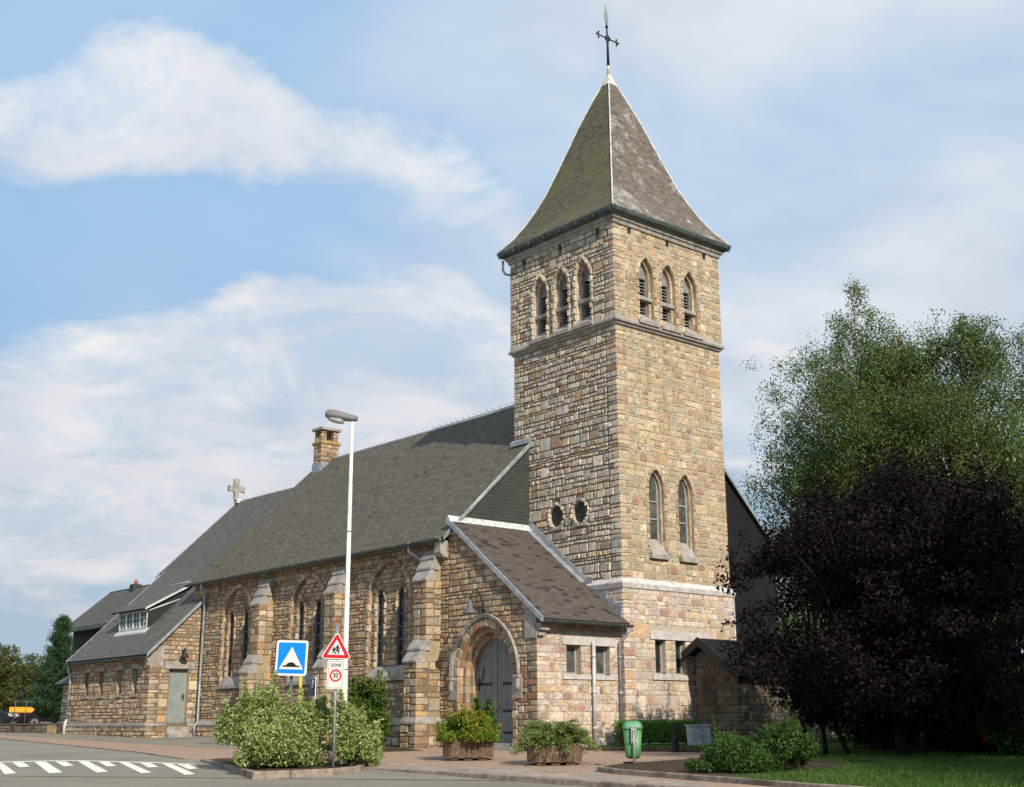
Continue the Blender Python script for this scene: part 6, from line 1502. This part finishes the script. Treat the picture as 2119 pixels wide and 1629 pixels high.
mb.slab([(ax0, -.72, 3.02), (7.2, -.72, 3.02), (7.2, -2.12, 2.02), (ax0, -2.12, 2.02)], .1, (1, 0, 0)); mb.slab([(ax0, -.72, 3.02), (7.2, -.72, 3.02), (7.2, -.10, 2.62), (ax0, -.10, 2.62)], .1, (1, 0, 0))
rf = t.part(mb, 'roof', slate_dark_shaded)
mb = MB(); mb.prism([(ax0 - .03, -.72, 3.05), (ax0 - .03, -2.15, 2.04), (ax0 - .03, -2.15, 1.78), (ax0 - .03, -.72, 2.80)], (.05, 0, 0)); mb.prism([(ax0 - .03, -.72, 3.05), (ax0 - .03, -.08, 2.64), (ax0 - .03, -.08, 2.38), (ax0 - .03, -.72, 2.80)], (.05, 0, 0)); t.part(mb, 'bargeboard', slate_wall, sub=rf)
mb = MB(); mb.box((ax0, -2.2, 1.9), (7.2, -2.12, 2.0)); t.part(mb, 'gutter', blackp, sub=rf)
# low outbuilding past the sacristy
t = Thing('outbuilding', (-4.0, 28.4, .35), 'low grey outbuilding with a slate roof at the far end of the sacristy', 'building')
mb = MB(); wo_ = Wall(mb, (-4.75, 0, 0), LX, 'b', .03, 75); wo_.fill([(-29.2, .1), (-27.3, .1), (-27.3, 2.4), (-29.2, 2.4)], courses(.1, 2.4, nrng), []); wo_ = Wall(mb, (0, 29.2, 0), (-1, 0, 0), 'b', .03, 76); wo_.fill([(1., .1), (4.75, .1), (4.75, 2.4), (1., 2.4)], courses(.1, 2.4, nrng), []); t.part(mb, 'wall', stone)
mb = MB(); mb.slab([(-5.05, 27.3, 2.36), (-5.05, 29.6, 2.36), (-3.6, 28.3, 3.5), (-3.6, 27.3, 3.5)], .08, (0, 1, 0)); mb.slab([(-5.05, 29.6, 2.36), (-.5, 29.6, 2.36), (-.5, 28.3, 3.5), (-3.6, 28.3, 3.5)], .08, (1, 0, 0)); t.part(mb, 'roof', slate_side)
# far house
t = Thing('house', (9., 50, .6), 'dark house with a hipped slate roof behind the sacristy', 'house')
hx0, hx1, hy0, hy1, he, hr = 5.3, 8.5, 40., 54.6, 6.55, 8.95
mb = MB(); mb.box((hx0, hy0, 0), (hx1, hy1, he)); t.part(mb, 'wall', brickwall)
mb = MB(); o_ = .55; xm = (hx0 + hx1) / 2; a, b = hy0 + 1.6, hy1 - 1.6
mb.slab([(hx0 - o_, hy0 - o_, he), (hx0 - o_, hy1 + o_, he), (xm, b, hr), (xm, a, hr)], .12, (0, 1, 0)); mb.slab([(hx1 + o_, hy0 - o_, he), (hx1 + o_, hy1 + o_, he), (xm, b, hr), (xm, a, hr)], .12, (0, 1, 0))
mb.slab([(hx0 - o_, hy1 + o_, he), (hx1 + o_, hy1 + o_, he), (xm, b, hr)], .12, (1, 0, 0)); mb.slab([(hx0 - o_, hy0 - o_, he), (hx1 + o_, hy0 - o_, he), (xm, a, hr)], .12, (1, 0, 0))
rf = t.part(mb, 'roof', slate_side)
mb = MB(); mb.box((hx0 - o_ - .12, hy0 - o_, he - .22), (hx0 - o_ + .02, hy1 + o_ + .1, he + .02)); t.part(mb, 'gutter', gutterm, sub=rf)
mb = MB(); mb.box((xm - .28, 48.9, hr - .8), (xm + .28, 49.5, hr + .15)); ch_ = t.part(mb, 'chimney', brickwall); mb = MB(); mb.tube([(xm, 49.2, hr + .15), (xm, 49.2, hr + .45)], [.13, .10], 10); t.part(mb, 'chimney_pot', terr, sub=ch_)
# low wall
t = Thing('low_stone_wall', (-7., 33, .3), 'low rubble stone wall running left from the sacristy corner', 'wall')
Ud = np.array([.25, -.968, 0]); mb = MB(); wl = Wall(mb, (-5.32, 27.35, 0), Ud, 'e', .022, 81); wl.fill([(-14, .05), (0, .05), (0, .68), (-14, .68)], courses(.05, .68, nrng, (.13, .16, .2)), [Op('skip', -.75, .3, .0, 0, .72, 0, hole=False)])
Pq = [wl.P(-14, z, -.3) for z in (.05, .68)] + [wl.P(0, z, -.3) for z in (.68, .05)]; mb.add(Pq, [(0, 1, 2, 3)], col=MORT); t.part(mb, 'wall', stone)
mb = MB(); trimblock(mb, wl, -14, .0, .68, .745, -.34, .05); t.part(mb, 'coping', mat('dark_coping', (.10, .09, .08), .9, nscale=6., namp=.3))
mb = MB(); r_ = np.random.default_rng(2)
for z0_, z1_ in ((.0, .33), (.335, .665)): trimblock(mb, wl, -1.04, -.46, z0_, z1_, -.2, .055)
t.part(mb, 'pier', mat('tawny_stone', (.36, .245, .12), .9, nscale=7., namp=.3, bump=.5))
# arrow sign
cx_, cy_ = -6.05, 30.25; t = Thing('direction_sign', (cx_, cy_, .5), 'orange arrow board pointing right on two thin posts at the low wall', 'road sign')
rr2 = Vector((.74, -.67, 0)); pn = Panel((cx_, cy_, 1.30), (-.67, -.74, 0), rad(-.8))
mb = MB(); pn.poly(mb, [(-.55, -.11), (.42, -.11), (.55, 0), (.42, .11), (-.55, .11)], 0, .02); t.part(mb, 'arrow_board', signo)
for a in (-.30, .17):
    mb = MB(); mb.tube([pn.P(a, -.75, .04), pn.P(a, .36, .04)], .02, 8); t.part(mb, 'post', dkpost)
mb = MB(); mb.tube([pn.P(-.55, .36, .04), pn.P(.5, .34, .04)], .014, 6); t.part(mb, 'top_rail', dkpost)

# ================================================================== CARS
def car(name, label, pos, heading, paint, estate):
    h = Vector((*heading, 0)).normalized(); s_ = Vector((-h.y, h.x, 0)); z = pos[2]; t = Thing(name, pos, label, 'car')
    def P(a, b, c): return tuple(Vector(pos) + h * a + s_ * b + Vector((0, 0, c)))
    if estate: prof_ = [(-2.15, .35), (-2.2, .62), (-2.12, .92), (-1.95, 1.30), (-1.7, 1.40), (-.2, 1.44), (.35, 1.38), (1.05, .98), (1.95, .82), (2.15, .6), (2.12, .35)]
    else: prof_ = [(-2.0, .35), (-2.05, .65), (-1.95, .95), (-1.45, 1.36), (-.4, 1.42), (.25, 1.36), (.95, .98), (1.8, .80), (2.0, .58), (1.97, .35)]
    def wz(zz): return .86 if zz < .95 else .86 - (zz - .95) * .42
    mb = MB(); ringsb = []
    for b_ in (-1., -.93, .93, 1.):
        k = 1. if abs(b_) < .95 else .97
        ringsb.append([P(a * k, b_ * wz(c), c if abs(b_) < .95 else .38 + (c - .38) * .965) for a, c in prof_])
    mb.loft(ringsb, smooth=False); t.part(mb, 'body', paint)
    # side windows and screens as glass set just proud of the body
    gl = [(-1.72, 1.0), (.9, 1.0), (.28, 1.32), (-.2, 1.36), (-1.6, 1.33)] if estate else [(-1.35, 1.0), (.8, 1.0), (.2, 1.30), (-.4, 1.34), (-1.2, 1.30)]
    for b_ in (-1, 1):
        mb = MB(); mb.prism([P(a, b_ * (wz(.38 + (c - .38)) + .012), c) for a, c in gl], s_ * b_ * .006); t.part(mb, 'side_window', carglass)
    i0 = 2 if estate else 2
    (a0, c0), (a1, c1) = prof_[i0], prof_[i0 + 1]
    def screen(a0, c0, a1, c1, out, nm):
        mb = MB(); q = [P(a0 + out + (a1 - a0) * .1, -.70, c0 + (c1 - c0) * .1), P(a0 + out + (a1 - a0) * .1, .70, c0 + (c1 - c0) * .1), P(a0 + out + (a1 - a0) * .9, .62, c0 + (c1 - c0) * .9), P(a0 + out + (a1 - a0) * .9, -.62, c0 + (c1 - c0) * .9)]
        mb.prism(q, (0, 0, .012)); t.part(mb, nm, carglass)
    screen(a0, c0, a1, c1, -.015, 'rear_window')
    k = 6 if estate else 5; screen(prof_[k + 1][0], prof_[k + 1][1], prof_[k][0], prof_[k][1], .015, 'windscreen')
    for b_ in (-1, 1):
        mb = MB(); x0 = prof_[1][0]; mb.prism([P(x0 + .02, b_ * .60, .66), P(x0 + .02, b_ * .86, .66), P(x0 + .08, b_ * .86, .86), P(x0 + .08, b_ * .66, .86)], h * -.045); t.part(mb, 'tail_light', taill)
        mb = MB(); x1 = prof_[-2][0]; mb.prism([P(x1 - .12, b_ * .5, .64), P(x1 - .12, b_ * .84, .64), P(x1 - .2, b_ * .84, .78), P(x1 - .17, b_ * .5, .78)], h * .14); t.part(mb, 'headlight', lampglass)
        for a in (-1.3, 1.3):
            mb = MB(); c0_ = Vector(P(a, b_ * .80, .31)); n = 20
            rings = [[tuple(c0_ + h * r * math.cos(q) + Vector((0, 0, r * math.sin(q))) + s_ * b_ * d) for q in np.linspace(0, 2 * math.pi, n + 1)[:-1]] for r, d in ((.29, -.1), (.31, -.08), (.31, .06), (.29, .08), (.20, .075))]
            mb.loft(rings); wh = t.part(mb, 'wheel', tyre)
            mb = MB(); mb.loft([[tuple(c0_ + h * r * math.cos(q) + Vector((0, 0, r * math.sin(q))) + s_ * b_ * d) for q in np.linspace(0, 2 * math.pi, n + 1)[:-1]] for r, d in ((.20, .07), (.19, .085), (.05, .07))]); t.part(mb, 'rim', alloy, sub=wh)
    mb = MB(); x0 = prof_[1][0]; mb.prism([P(x0 - .01, -.26, .64), P(x0 - .01, .26, .64), P(x0 - .0, .26, .76), P(x0 - .0, -.26, .76)], h * -.02); t.part(mb, 'number_plate', plate)
car('parked_car', 'dark maroon estate car seen from behind beyond the low wall, behind the arrow sign', (.2, 43.3, .48), (.93, .02), carred, True)
car('parked_car', 'black car cut by the left edge of the photo beyond the low wall', (-4.6, 41.1, .45), (.85, -.53), carblack, False)
